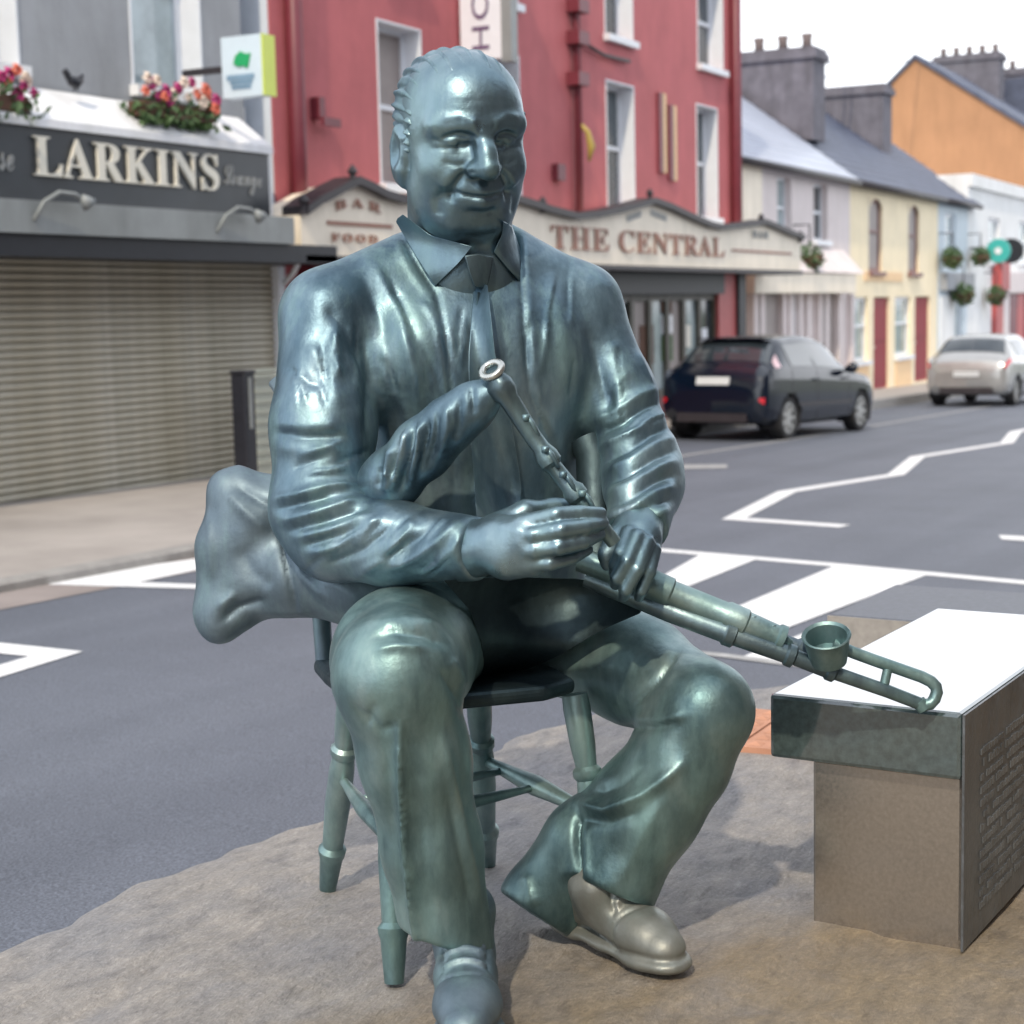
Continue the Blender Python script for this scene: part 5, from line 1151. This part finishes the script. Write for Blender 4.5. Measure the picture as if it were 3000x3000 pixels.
cuff(J, P(1402, 1608, 2.838), P(1500, 1595, 2.79)-P(1300, 1600, 2.87), .054)
cuff(J, P(1868, 1548, 2.99), P(1866, 1600, 2.94)-P(1876, 1480, 3.04), .055)
# open collar hollow, hem, front opening
J.cap(P(1360, 560, 3.10), P(1380, 700, 3.12), .10, .085, .02, op='s')
J.plane(P(1400, 1760, 3.3), (0, 1, .1), .01)
JF = J
V, Q = J.mesh(); V = relax(V, Q, 2, .5)
rg = lambda *p: list(p)
strokes = [
 # right sleeve (image left)
 (rg((812, 1268), (900, 1282), (1015, 1276)), 13, -.010), (rg((815, 1240), (900, 1250), (1000, 1246)), 22, .006), (rg((820, 1310), (900, 1322), (1010, 1316)), 26, .007),
 (rg((806, 1462), (880, 1446), (960, 1425), (1050, 1418)), 15, .011), (rg((812, 1492), (890, 1474), (975, 1450)), 11, -.009), (rg((828, 1526), (930, 1500), (1055, 1462)), 15, .012),
 (rg((845, 1556), (950, 1530), (1070, 1490)), 10, -.009), (rg((872, 1575), (980, 1548), (1090, 1508)), 14, .011), (rg((885, 1600), (990, 1575), (1100, 1535)), 10, -.008),
 (rg((905, 1622), (1000, 1598), (1060, 1555), (1120, 1515)), 15, .013), (rg((960, 1655), (1060, 1612), (1150, 1540)), 12, -.009),
 (rg((1040, 1690), (1120, 1640), (1190, 1560), (1215, 1520)), 17, .009), (rg((1130, 1668), (1225, 1630), (1300, 1575), (1350, 1525)), 16, .011), (rg((1110, 1640), (1200, 1600), (1270, 1540)), 12, -.008),
 (rg((1245, 1680), (1320, 1625), (1360, 1550)), 13, .006), (rg((1372, 1535), (1376, 1680)), 9, .004),
 (rg((905, 1010), (960, 1090), (1000, 1200)), 26, .007), (rg((870, 950), (880, 1080), (850, 1190)), 30, .005), (rg((845, 1080), (905, 1120), (935, 1130)), 12, -.007), (rg((955, 900), (1010, 960), (1050, 1060)), 16, -.006),
 (rg((985, 960), (975, 1040), (1000, 1110)), 15, .008), (rg((1060, 960), (1085, 1100), (1080, 1300)), 20, -.012),
 # left sleeve (image right)
 *[(rg((1770+dx, y+72), (1840+dx, y+40), (1915+dx, y-8), (1975+dx, y-30)), 17, h) for y, dx, h in ((1165, -40, .010), (1240, -12, .012), (1312, 4, .012), (1380, 10, .013), (1452, 6, .012), (1520, -10, .010))],
 *[(rg((1775+dx, y+72), (1845+dx, y+40), (1915+dx, y-5), (1970+dx, y-25)), 11, -.010) for y, dx in ((1202, -26), (1276, -4), (1346, 8), (1416, 8), (1486, -2))],
 (rg((1790, 1000), (1830, 1120)), 24, .006), (rg((1720, 960), (1760, 1100), (1790, 1240)), 18, -.008),
 # chest: collar line, panel edges, drag folds
 (rg((1155, 650), (1215, 760), (1280, 860), (1310, 1000), (1330, 1250), (1330, 1480)), 7, -.0058), (rg((1140, 665), (1200, 790), (1262, 880), (1290, 1010), (1310, 1250), (1312, 1480)), 14, .0025),
 (rg((1512, 660), (1528, 800), (1535, 950), (1552, 1150), (1630, 1350)), 7, -.0058), (rg((1535, 660), (1548, 800), (1556, 950), (1575, 1150), (1650, 1340)), 14, .0025),
 (rg((1090, 760), (1165, 900), (1220, 1060), (1240, 1250)), 22, .006), (rg((1120, 780), (1195, 920), (1250, 1060)), 16, -.005), (rg((1060, 800), (1120, 950), (1150, 1150), (1160, 1350)), 22, -.006), (rg((1180, 980), (1215, 1150), (1225, 1350)), 22, .006),
 (rg((1600, 800), (1650, 950), (1660, 1150)), 28, .004), (rg((1590, 1180), (1640, 1290), (1660, 1380)), 20, .005), (rg((1380, 880), (1390, 1200), (1385, 1480)), 40, -.006), (rg((1470, 880), (1490, 1200), (1500, 1480)), 30, -.005)]
rs = random.Random(3)
for (x0, y0, x1, y1, n_, ang_, ln, wd, h_) in ((830, 1000, 1060, 1240, 8, 80, 120, 7, .0035), (850, 1300, 1040, 1440, 6, -12, 110, 6, .004), (900, 1520, 1340, 1660, 12, -38, 90, 6, .0042), (1790, 1060, 1900, 1220, 6, 75, 90, 6, .0035), (1790, 1200, 1960, 1500, 10, -28, 90, 5, .0040),
        (1100, 820, 1300, 1300, 10, 68, 170, 8, .0032), (1540, 820, 1680, 1250, 8, 95, 170, 8, .0030), (1330, 900, 1520, 1500, 6, 88, 140, 8, .003)):
    for _ in range(n_):
        x, y = rs.uniform(x0, x1), rs.uniform(y0, y1); t = math.radians(ang_+rs.uniform(-12, 12)); l = ln*rs.uniform(.6, 1.2)/2; cx_, sy_ = math.cos(t)*l, math.sin(t)*l; k = rs.uniform(-.12, .12)*l
        strokes.append((rg((x-cx_, y-sy_), (x+k, y-k), (x+cx_, y+sy_)), wd*rs.uniform(.7, 1.3), h_*rs.choice((1, -1))*rs.uniform(.6, 1.2)))
strokes = [(p_, w_, h_*(.74 if abs(h_) > .0045 else 1)) for p_, w_, h_ in strokes]
V = sculpt(V, Q, strokes); V = relax(V, Q, 1, .12)
to_obj('jacket', V, Q, BZ, man)

# ---------------------------------------------------------------- trousers
lo = np.array([P(960, 0, 2.9)[0], P(0, 1640, 3.3)[1], 2.50]); hi = np.array([P(2260, 0, 3.2)[0], P(0, 2860, 2.95)[1], 3.60])
T = Field(lo, hi, .0058)
T.chain([(P(1300, 1800, 3.30), .13), (P(1580, 1810, 3.37), .13)], .05)
T.chain([(P(1300, 1815, 3.24), .125), (P(1180, 1930, 2.90), .112), (P(1165, 1975, 2.77), .103)], .05)
T.chain([(P(1165, 1980, 2.77), .100), (P(1215, 2220, 2.80), .088), (P(1265, 2480, 2.83), .080), (P(1318, 2800, 2.86), .076)], .03)
T.plane(P(1312, 2748, 2.86), P(1330, 2800, 2.87)-P(1310, 2720, 2.855)+np.array([-.010, .0, 0]), .006) if False else None
tl = Field(lo, hi, .0058)
tl.chain([(P(1620, 1840, 3.34), .125), (P(1860, 1960, 3.19), .098), (P(2062, 2078, 3.03), .084)], .04)
tl.chain([(P(2062, 2085, 3.025), .084), (P(1990, 2230, 3.05), .088), (P(1900, 2360, 3.07), .094), (P(1795, 2580, 3.08), .078), (P(1770, 2700, 3.08), .075)], .03)
c = P(1780, 2600, 3.02); tl.plane(c, [-.40, .91, -.12], .005) if False else None
def half(F_, c, n, R=.16):
    c = np.array(c, float); n = np.array(n, float)/np.linalg.norm(n); sl, x, y, z = F_.sub(c-R, c+R); d = (x-c[0])*n[0]+(y-c[1])*n[1]+(z-c[2])*n[2]
    rr = np.sqrt((x-c[0])**2+(y-c[1])**2+(z-c[2])**2)-R*.92; F_.comb(sl, np.maximum(-d, rr), .005, 's')
half(tl, P(1780, 2602, 3.08), (-.40, .91, -.10), .19)
tr = Field(lo, hi, .0058)
tr.chain([(P(1900, 2330, 3.09), .085), (P(1720, 2470, 3.13), .080), (P(1590, 2640, 3.16), .076), (P(1540, 2720, 3.17), .076)], .02)
half(tr, P(1578, 2690, 3.16), (-.55, .80, -.2), .19)
tr.cap(P(1590, 2660, 3.16), P(1540, 2760, 3.17), .060, .062, .004, op='s')
half(T, P(1312, 2752, 2.85), (-.30, 1, .0), .17); T.cap(P(1312, 2720, 2.85), P(1330, 2820, 2.87), .058, .062, .004, op='s')
tl.cap(P(1785, 2570, 3.08), P(1765, 2680, 3.08), .060, .062, .004, op='s')
T.merge(tl, .02).merge(tr, .025)
V, Q = T.mesh(); V = relax(V, Q, 2, .5)
V = sculpt(V, Q, [
 (rg((1172, 2120), (1176, 2300), (1190, 2500), (1226, 2790)), 11, .017), (rg((1130, 2200), (1150, 2450), (1195, 2700)), 26, -.006), (rg((1215, 2200), (1235, 2450), (1265, 2740)), 30, -.005),
 (rg((1290, 2120), (1330, 2300), (1385, 2540), (1405, 2650)), 15, .006), (rg((1310, 2300), (1350, 2500), (1380, 2640)), 14, -.005),
 (rg((1090, 1870), (1150, 1850), (1240, 1860), (1310, 1890)), 16, -.006), (rg((1100, 1905), (1160, 1893), (1240, 1900)), 13, .006), (rg((1110, 1830), (1190, 1812), (1290, 1830)), 18, .005),
 (rg((1290, 1960), (1340, 2040), (1375, 2120)), 14, -.006), (rg((1320, 1930), (1370, 2010)), 15, .006), (rg((1030, 2060), (1075, 2120), (1100, 2060)), 12, -.004), (rg((1055, 2080), (1120, 2140), (1165, 2120)), 14, -.005),
 (rg((1990, 1905), (1930, 1990), (1850, 2070)), 8, -.007), (rg((1830, 2128), (1900, 2134), (1990, 2120)), 8, -.008), (rg((1860, 2105), (1930, 2110), (2010, 2092)), 16, .006),
 (rg((1690, 2350), (1780, 2372), (1880, 2330), (2000, 2240)), 18, .014), (rg((1730, 2330), (1820, 2300), (1900, 2220)), 20, -.006), (rg((1700, 2400), (1790, 2410), (1880, 2380)), 14, -.007),
 (rg((1694, 2380), (1690, 2480), (1696, 2600)), 9, -.014), (rg((1720, 2420), (1718, 2580)), 12, .006), (rg((1950, 2330), (1880, 2450), (1820, 2580)), 26, .005), (rg((1540, 2560), (1560, 2660)), 20, .006),
 (rg((1500, 1990), (1650, 1960), (1800, 1950)), 20, .005)])
V = relax(V, Q, 1, .12)
to_obj('trousers', V, Q, BZg, man)

# ---------------------------------------------------------------- shoes
def shoe(heel, toe, ankle, m):
    h_, t_ = np.array(heel, float), np.array(toe, float); d = t_-h_; Ln = np.linalg.norm(d); d /= Ln; sd = np.cross([0, 0, 1.], d)
    c = lambda a, s, z: w2c(h_+d*a*Ln+sd*s+np.array([0, 0, z]))
    pts = np.array([c(-.1, 0, 0), c(1.1, 0, 0), c(.5, .1, 0), c(.5, -.1, 0), c(0, 0, .25), c(1, 0, .2)]); S_ = Field(pts.min(0)-.04, pts.max(0)+.04, .0042)
    sd_c = M3.T@sd
    S_.chain([(c(.10, 0, .016), .040), (c(.45, .004, .016), .044), (c(.78, .006, .016), .055), (c(.90, .002, .018), .046)], .02, flat=UPC, fs=2.6)
    S_.cap(c(.06, 0, .012), c(.16, 0, .012), .040, .042, .01, flat=UPC, fs=2.2)
    up = Field(S_.lo, S_.lo+S_.n*S_.h-S_.h*.9, .0042); up.n = S_.n; up.f = np.full(S_.n, 1., np.float32); up.ax = S_.ax
    up.chain([(c(.12, 0, .055), .040), (c(.30, 0, .075), .043), (c(.50, 0, .070), .046), (c(.72, .004, .048), .050), (c(.88, .002, .038), .040)], .03, flat=UPC, fs=1.15)
    up.chain([(c(.14, 0, .06), .042), (c(.18, 0, .14), .044), (w2c(ankle), .048)], .03)
    up.plane(c(.5, 0, .028), -UPC, .004)
    S_.merge(up, .004); S_.plane(c(.5, 0, -.006), -UPC, .003)
    V, Q = S_.mesh(); V = relax(V, Q, 1, .4); N = normals(V, Q)
    W = CAM+V@M3.T; a = (W-h_)@d/Ln; s = (W-h_)@sd; z = W[:, 2]
    lac = np.zeros(len(V))
    for k in range(4): lac += .0075*np.exp(-((a-(.34+.085*k)-.25*np.abs(s))/.018)**2)*(np.abs(s) < .035)*(z > .06)
    lac -= .004*np.exp(-((np.abs(s)-.030-.02*(a-.3))/.006)**2)*(z > .05)*(a > .25)*(a < .62)
    lac -= .0035*np.exp(-((a-.70+.6*s*s*40)/.012)**2)*(z > .03)
    lac -= .003*np.exp(-((z-.034)/.005)**2)
    V = V+N*lac[:, None]; to_obj('shoe', V, Q, m, man)
shoe(on_z(1655, 2715)-[0, 0, 0], on_z(1985, 2862), at(1745, 2600, 3.06), BZh)
shoe(on_z(1372, 2860), on_z(1362, 3110), at(1345, 2720, 2.86), BZb)

# ---------------------------------------------------------------- collar, tie
def dj(px, py, extra=0):
    vals = [v for v in (JF.depth(px, py), B.depth(px, py)) if v is not None]; return (min(vals) if vals else 3.05)-extra
def patch(name, rows, m, th=.010, parent=man, off=.010, n=14, src=dj, lift=85):
    """cloth piece laid on the chest: rows of pixel points, first to last, all of equal length"""
    R = np.array(rows, float); nr, nc = R.shape[:2]
    ui = np.linspace(0, nr-1, n); vi = np.linspace(0, nc-1, n); G = np.zeros((n, n, 2))
    for i, u in enumerate(ui):
        a = min(int(u), nr-2); t = u-a
        row = R[a]*(1-t)+R[a+1]*t
        for j, v in enumerate(vi): b = min(int(v), nc-2); G[i, j] = row[b]*(1-(v-b))+row[b+1]*(v-b)
    D = np.array([[src(*G[i, j]) for j in range(n)] for i in range(n)])
    gx, gy = (G[..., 0]-G[..., 0].mean())/100, (G[..., 1]-G[..., 1].mean())/100; A_ = np.stack([gx*0+1, gx, gy, gx*gx, gx*gy, gy*gy, gy**3], -1).reshape(-1, 7)
    co = np.linalg.lstsq(A_, D.ravel(), rcond=None)[0]; Fi = (A_@co).reshape(n, n); D = Fi-np.percentile(Fi-D, lift)
    D -= off; Vt = np.array([P(*G[i, j], D[i, j]) for i in range(n) for j in range(n)]); Vb = np.array([P(*G[i, j], D[i, j]+th) for i in range(n) for j in range(n)])
    Fc = [(i*n+j, i*n+j+1, (i+1)*n+j+1, (i+1)*n+j) for i in range(n-1) for j in range(n-1)]; Nn = n*n
    Fb = [tuple(k+Nn for k in f[::-1]) for f in Fc]; rim = [i for i in range(n)]+[i*n+n-1 for i in range(1, n)]+[(n-1)*n+j for j in range(n-2, -1, -1)]+[i*n for i in range(n-2, 0, -1)]
    Fr = [(rim[k], rim[k]+Nn, rim[(k+1) % len(rim)]+Nn, rim[(k+1) % len(rim)]) for k in range(len(rim))]
    o = obj(name, CAM+np.concatenate([Vt, Vb])@M3.T, Fc+Fb+Fr, m, parent); b = bevel(o, .004, 2); sm30(o); return o
patch('shirt_collar', [[(1180, 628), (1262, 690), (1384, 722)], [(1164, 640), (1235, 735), (1345, 770)], [(1160, 650), (1215, 745), (1275, 838)]], BZs, off=.009, lift=72)
patch('shirt_collar', [[(1474, 648), (1470, 690), (1446, 738)], [(1490, 655), (1500, 735), (1490, 790)], [(1500, 665), (1524, 760), (1524, 826)]], BZs, off=.009, lift=72)
djk = lambda px, py: (JF.depth(px, py) or 3.05)
tie = patch('tie', [[(1388, 835), (1408, 832), (1428, 835)], [(1372, 1050), (1412, 1046), (1452, 1050)], [(1378, 1250), (1430, 1246), (1500, 1250)], [(1390, 1420), (1455, 1418), (1528, 1420)], [(1400, 1560), (1465, 1575), (1522, 1560)]], BZ, off=.018, src=djk, lift=70)
patch('knot', [[(1360, 748), (1402, 742), (1446, 752)], [(1374, 800), (1408, 800), (1438, 800)], [(1390, 842), (1410, 846), (1428, 842)]], BZd, off=.022, parent=tie, th=.02, n=10)
for pl in ([(1402, 858), (1396, 950), (1402, 1085)], [(1424, 862), (1434, 975), (1430, 1085)]):
    MB().tube([at(x, y, djk(x, y)-.016) for x, y in pl], [.003, .0055, .003], 8).build('pleat', BZs, tie, True)
dlap = lambda px, py: min([v for v in (T.depth(px, py), JF.depth(px, py)) if v is not None] or [3.1])
def lap_shade():  # near-black sheet painting the shade of torso and arms on the lap
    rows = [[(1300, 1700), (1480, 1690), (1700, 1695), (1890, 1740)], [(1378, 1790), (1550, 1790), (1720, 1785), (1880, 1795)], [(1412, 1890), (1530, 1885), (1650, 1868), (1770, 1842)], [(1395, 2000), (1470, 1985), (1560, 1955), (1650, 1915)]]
    patch('lap_shade_patch', rows, BZk, off=.006, src=dlap, lift=97, n=18, th=.012)
lap_shade()
# ---------------------------------------------------------------- bronze chair (world metres)
chair = empty('bronze_chair', (2.7, 1.56, 0), 'green bronze kitchen chair with turned legs under the statue', 'chair')
v3 = lambda *a: np.array(a, float)
fA, fB, fC, fD = on_z(960, 2604, -.008), on_z(1155, 2880, -.008), on_z(1428, 2535, -.008), v3(2.75, 1.235, -.008)
tA, tB, tC, tD = v3(2.685, 1.745, .45), v3(2.515, 1.555, .45), v3(2.80, 1.535, .45), v3(2.765, 1.315, .45)
def turned(p, q, parent, name='leg', s=1.0):
    prof = [(0, .017), (.02, .018), (.16, .0235), (.18, .027), (.205, .0285), (.225, .021), (.25, .0215), (.45, .026), (.60, .025), (.66, .022), (.675, .027), (.70, .027), (.715, .020), (.80, .024), (.95, .026), (1, .024)]
    return MB().tube([q+(p-q)*t for t, r in prof], [r*s for t, r in prof], 14).build(name, BZg, parent, True)
for f_, t_ in ((fA, tA), (fB, tB), (fC, tC), (fD, tD)): sm30(turned(t_, f_, chair))
lerp = lambda a, b, t: a+(b-a)*t
def stretcher(a, b, r=.012): return MB().tube([lerp(a, b, t) for t in (0, .12, .3, .5, .7, .88, 1)], [r*.72, r*.8, r*1.1, r*1.45, r*1.1, r*.8, r*.72], 10).build('stretcher', BZg, chair, True)
sA, sB = lerp(fA, tA, .56), lerp(fB, tB, .50); sC, sD = lerp(fC, tC, .60), lerp(fD, tD, .52)
stretcher(sA, sB); stretcher(sC, sD, .014)
stretcher(lerp(sA, sB, .35), lerp(sC, sD, .22), .010); stretcher(lerp(sA, sB, .70), lerp(sC, sD, .52), .010)
sp = [v3(2.43, 1.545), v3(2.50, 1.63), v3(2.62, 1.765), v3(2.71, 1.85), v3(2.80, 1.79), v3(2.94, 1.56), v3(2.915, 1.49), v3(2.80, 1.34), v3(2.70, 1.245), v3(2.62, 1.28)]
sp = [np.array([p[0], p[1], .445]) for p in [s_[:2] if len(s_) > 2 else s_ for s_ in sp]] if False else [np.array([a, b_, .445]) for a, b_ in ((2.43, 1.545), (2.50, 1.63), (2.62, 1.765), (2.71, 1.85), (2.80, 1.79), (2.94, 1.56), (2.915, 1.49), (2.80, 1.36), (2.74, 1.30), (2.66, 1.32))]
bevel(MB().prism([p+[0, 0, .012] for p in sp], (0, 0, .030)).build('seat', BZk, chair), .012, 3)  # shade under the sitter put into the seat's dark colour
pl_, pr_ = (v3(2.72, 1.83, .48), at(883, 858, 3.44)), (v3(2.92, 1.53, .48), at(883, 858, 3.44)+v3(.215, -.31, 0))
for a, b_ in (pl_, pr_): sm30(MB().tube([lerp(a, b_, t) for t in (0, .1, .3, .32, .35, .6, .9, .93, .97, 1)], [.017, .018, .022, .026, .021, .019, .017, .024, .022, .010], 12).build('back_post', BZb, chair, True))
for t in (.90, .62):
    a, b_ = lerp(*pl_, t), lerp(*pr_, t); m_ = (a+b_)/2+v3(.07, .05, 0); ext = at(812, 1112, 3.42) if t == .62 else a
    MB().tube([ext, a, lerp(a, m_, .5)+v3(.02, .015, 0), m_, lerp(b_, m_, .5)+v3(.02, .015, 0), b_], [.020, .022, .022, .024, .022, .018], 10).build('back_rail', BZb, chair, True)
for k in range(4):
    t = (k+1)/5; a = lerp(v3(2.735, 1.81, .48), v3(2.925, 1.54, .48), t); b_ = lerp(lerp(*pl_, .9), lerp(*pr_, .9), t)+v3(.06, .045, 0)*math.sin(math.pi*t)
    MB().tube([a, lerp(a, b_, .4), b_], [.009, .012, .008], 8).build('spindle', BZg, chair, True)

# ---------------------------------------------------------------- uilleann pipes
pipes = empty('bagpipes', (2.5, 1.5, .6), 'bronze uilleann pipes: cushion bag under one arm, chanter in hand and drones over the knee', 'bagpipes')
G = Field(P(560, 1330, 3.3)-.03+np.array([0, 0, -.35]), P(1260, 1920, 3.3)+np.array([.02, .02, .15]), .0062)
ex = np.array([1, 0, .25]); ex /= np.linalg.norm(ex); ey = np.array([0, 1., 0]); ez = np.cross(ex, ey)
G.box(P(850, 1595, 3.16), (.135, .118, .085), (ex, ey, ez), .06, .04)
G.chain([(P(760, 1490, 3.14), .070), (P(690, 1432, 3.13), .030), (P(655, 1428, 3.12), .014)], .045)
G.chain([(P(750, 1730, 3.14), .055), (P(665, 1800, 3.12), .036), (P(640, 1838, 3.11), .028)], .04)
G.chain([(P(668, 1440, 3.13), .016), (P(640, 1600, 3.12), .030), (P(622, 1780, 3.12), .028)], .05)
G.chain([(P(870, 1690, 3.10), .072), (P(1050, 1725, 3.06), .060), (P(1160, 1745, 3.05), .05)], .04)
V, Q = G.mesh(); V = relax(V, Q, 2, .5)
V = sculpt(V, Q, [([(660, 1440), (720, 1500), (790, 1560)], 16, .007), ([(690, 1420), (770, 1470), (850, 1500)], 15, -.007), ([(830, 1390), (825, 1500), (840, 1650), (870, 1800)], 10, -.008), ([(850, 1560), (880, 1680), (960, 1760)], 13, .006),
   ([(650, 1820), (700, 1780), (780, 1760)], 15, -.009), ([(640, 1780), (690, 1740)], 14, .007), ([(700, 1600), (740, 1680), (800, 1720)], 30, -.006), ([(940, 1700), (1000, 1720), (1060, 1770)], 16, .004), ([(610, 1500), (618, 1700)], 9, .003), ([(720, 1790), (900, 1795)], 14, .004)])
to_obj('bag', V, Q, BZb, pipes)
G2 = Field(P(1010, 1060, 2.7)-.02, P(1500, 1560, 3.05)+.02, .005)
G2.chain([(P(1085, 1465, 2.99), .050), (P(1150, 1402, 2.94), .0475), (P(1235, 1318, 2.895), .0455), (P(1255, 1300, 2.89), .041), (P(1320, 1240, 2.86), .0405), (P(1390, 1186, 2.84), .034), (P(1440, 1150, 2.825), .022)], .03)
V, Q = G2.mesh(); V = relax(V, Q, 2, .5)
V = sculpt(V, Q, [([(1195, 1260), (1175, 1340), (1150, 1430)], 10, .011), ([(1215, 1250), (1198, 1340), (1176, 1430)], 8, -.010), ([(1236, 1240), (1222, 1320), (1200, 1425)], 9, .011), ([(1254, 1232), (1244, 1310), (1226, 1400)], 7, -.010), ([(1150, 1310), (1130, 1400)], 10, .009), ([(1172, 1290), (1152, 1400)], 8, -.009), ([(1280, 1205), (1275, 1290), (1250, 1380)], 9, -.008), ([(1310, 1185), (1310, 1260), (1290, 1330)], 11, .007), ([(1345, 1165), (1345, 1230), (1335, 1290)], 8, -.006), ([(1140, 1380), (1130, 1440)], 12, .007), ([(1115, 1370), (1110, 1430)], 12, -.006), ([(1382, 1130), (1388, 1215)], 7, -.006)])
to_obj('bag_neck', V, Q, BZ, pipes)
WP = lambda px, py, d: at(px, py, d)
cpts = [(1442, 1088, 2.800, .0165), (1450, 1104, 2.802, .0165), (1462, 1125, 2.803, .023), (1478, 1150, 2.804, .0225), (1490, 1168, 2.805, .0175), (1520, 1215, 2.806, .0165), (1560, 1278, 2.808, .0150), (1585, 1312, 2.809, .0150), (1600, 1335, 2.810, .0205), (1614, 1356, 2.810, .0205), (1622, 1368, 2.811, .0145), (1668, 1425, 2.812, .0150), (1680, 1438, 2.812, .0200), (1694, 1456, 2.812, .0195), (1702, 1466, 2.813, .0135), (1745, 1520, 2.815, .0130), (1800, 1590, 2.825, .0125)]
ch = MB().tube([WP(x, y, d) for x, y, d, r in cpts], [r for *_, r in cpts], 14).build('chanter', BZd, pipes, True); sm30(ch)
def ring(c, n, R, r, name, m, parent, k=26, j=8):
    n = n/np.linalg.norm(n); a = np.cross(n, [0, 0, 1.]); a /= np.linalg.norm(a); b_ = np.cross(n, a); V = []; Fc = []
    for i in range(k):
        t = 2*math.pi*i/k; d = math.cos(t)*a+math.sin(t)*b_
        for q in range(j): u = 2*math.pi*q/j; V.append(c+d*(R+r*math.cos(u))+n*r*math.sin(u))
    for i in range(k):
        for q in range(j): Fc.append((i*j+q, ((i+1) % k)*j+q, ((i+1) % k)*j+(q+1) % j, i*j+(q+1) % j))
    return obj(name, V, Fc, m, parent, True)
BZp = bronze('bright_worn_bronze', (.45, .47, .45), (.58, .60, .58), (.68, .69, .66), rough=.28, green=.05)
ax_ = WP(1442, 1085, 2.79)-WP(1500, 1180, 2.84)
ring(WP(1441, 1084, 2.798), ax_, .0175, .0062, 'ferrule', BZp, ch)
for x, y, d in ((1540, 1225, 2.795), (1598, 1318, 2.790), (1650, 1392, 2.792), (1706, 1447, 2.795)):
    p = WP(x, y, d); q = WP(x+38, y+52, d+.004)
    MB().tube([p+[0, 0, .004], lerp(p, q, .5)+[0, 0, .007], q], [.0035, .0045, .0035], 6).tube([p+[0, 0, -.004], p+[0, 0, .006]], .007, 8).build('key', BZ, ch, True)
# drones and regulators lying over the knee
def rod(pts, name, m, parent, n=12): return sm30(MB().tube([WP(x, y, d) for x, y, d, r in pts], [r for *_, r in pts], n).build(name, m, parent, True))
rod([(1700, 1640, 3.02, .022), (1890, 1705, 2.985, .024), (1900, 1708, 2.985, .027), (1960, 1735, 2.985, .027), (1966, 1738, 2.985, .0235), (2120, 1800, 2.985, .0235), (2128, 1803, 2.985, .0265), (2180, 1826, 2.985, .0265), (2186, 1828, 2.985, .023), (2270, 1866, 2.985, .023), (2276, 1869, 2.985, .027), (2292, 1876, 2.985, .027), (2298, 1879, 2.985, .012), (2318, 1888, 2.985, .008)], 'regulator', BZg, pipes)
rod([(1720, 1690, 3.03, .019), (1960, 1790, 2.99, .020), (2120, 1850, 2.98, .020), (2126, 1852, 2.98, .024), (2150, 1861, 2.98, .024), (2156, 1864, 2.98, .018), (2300, 1915, 2.975, .017), (2306, 1917, 2.975, .021), (2324, 1924, 2.975, .021), (2330, 1926, 2.975, .015), (2420, 1962, 2.975, .0145), (2426, 1964, 2.975, .018), (2444, 1971, 2.975, .018), (2450, 1973, 2.975, .0125), (2600, 2025, 2.98, .012), (2700, 2064, 2.985, .0115)], 'drone', BZd, pipes)
rod([(1740, 1650, 3.06, .017), (2000, 1765, 3.02, .017), (2200, 1845, 3.01, .016), (2330, 1895, 3.005, .0150), (2336, 1898, 3.005, .020), (2360, 1909, 3.005, .020), (2366, 1911, 3.005, .016), (2440, 1945, 3.0, .015)], 'drone', BZb, pipes)
loop = [(2440, 1885), (2500, 1912), (2560, 1934), (2640, 1962), (2700, 1983), (2728, 1997), (2742, 2012), (2745, 2028), (2738, 2048), (2726, 2062), (2700, 2068)]
rod([(x, y, 2.985, .0108) for x, y in loop], 'drone_bend', BZg, pipes)
rod([(2603, 1950, 2.985, .0085), (2588, 2018, 2.983, .0085)], 'brace', BZg, pipes)
rod([(2690, 2055, 2.985, .013), (2708, 2078, 2.985, .012)], 'end_cap', BZg, pipes)
# little bell cup standing on the drone
upv = np.array([.04, -.03, 1.0]); c0 = WP(2428, 1945, 2.975); cup = MB(); n = 22
prof = [(.0, .004), (.016, .006), (.032, .012), (.036, .035), (.040, .060), (.043, .066), (.041, .068), (.036, .064), (.033, .050), (.030, .030), (.0, .026)]
cax = -M3@np.array([.0, .93, .37]); cax = M3@np.array([-.16, -.86, -.48]); cax /= np.linalg.norm(cax); ca = np.cross(cax, [1., 0, 0]); ca /= np.linalg.norm(ca); cb = np.cross(cax, ca)
for r, z in prof: cup.v += [tuple(c0+cax*(z-.006)+r*(math.cos(2*math.pi*k/n)*ca+math.sin(2*math.pi*k/n)*cb)) for k in range(n)]
for j in range(len(prof)-1): cup.f += [(j*n+k, j*n+(k+1) % n, (j+1)*n+(k+1) % n, (j+1)*n+k) for k in range(n)]
sm30(cup.build('bell_cup', BZg, pipes, True))
for x, y in ((2085, 1765), (2206, 1812), (2264, 1838), (2150, 1792)):
    p = WP(x, y, 2.975); MB().tube([p+[0, 0, -.012], p, p+[0, 0, .004]], [.004, .004, .007], 7).build('key', BZ, pipes, True)
rod([(1718, 1290, 3.16, .035), (1740, 1340, 3.15, .034), (1745, 1500, 3.12, .034), (1750, 1650, 3.10, .034)], 'main_stock', BZk, pipes)
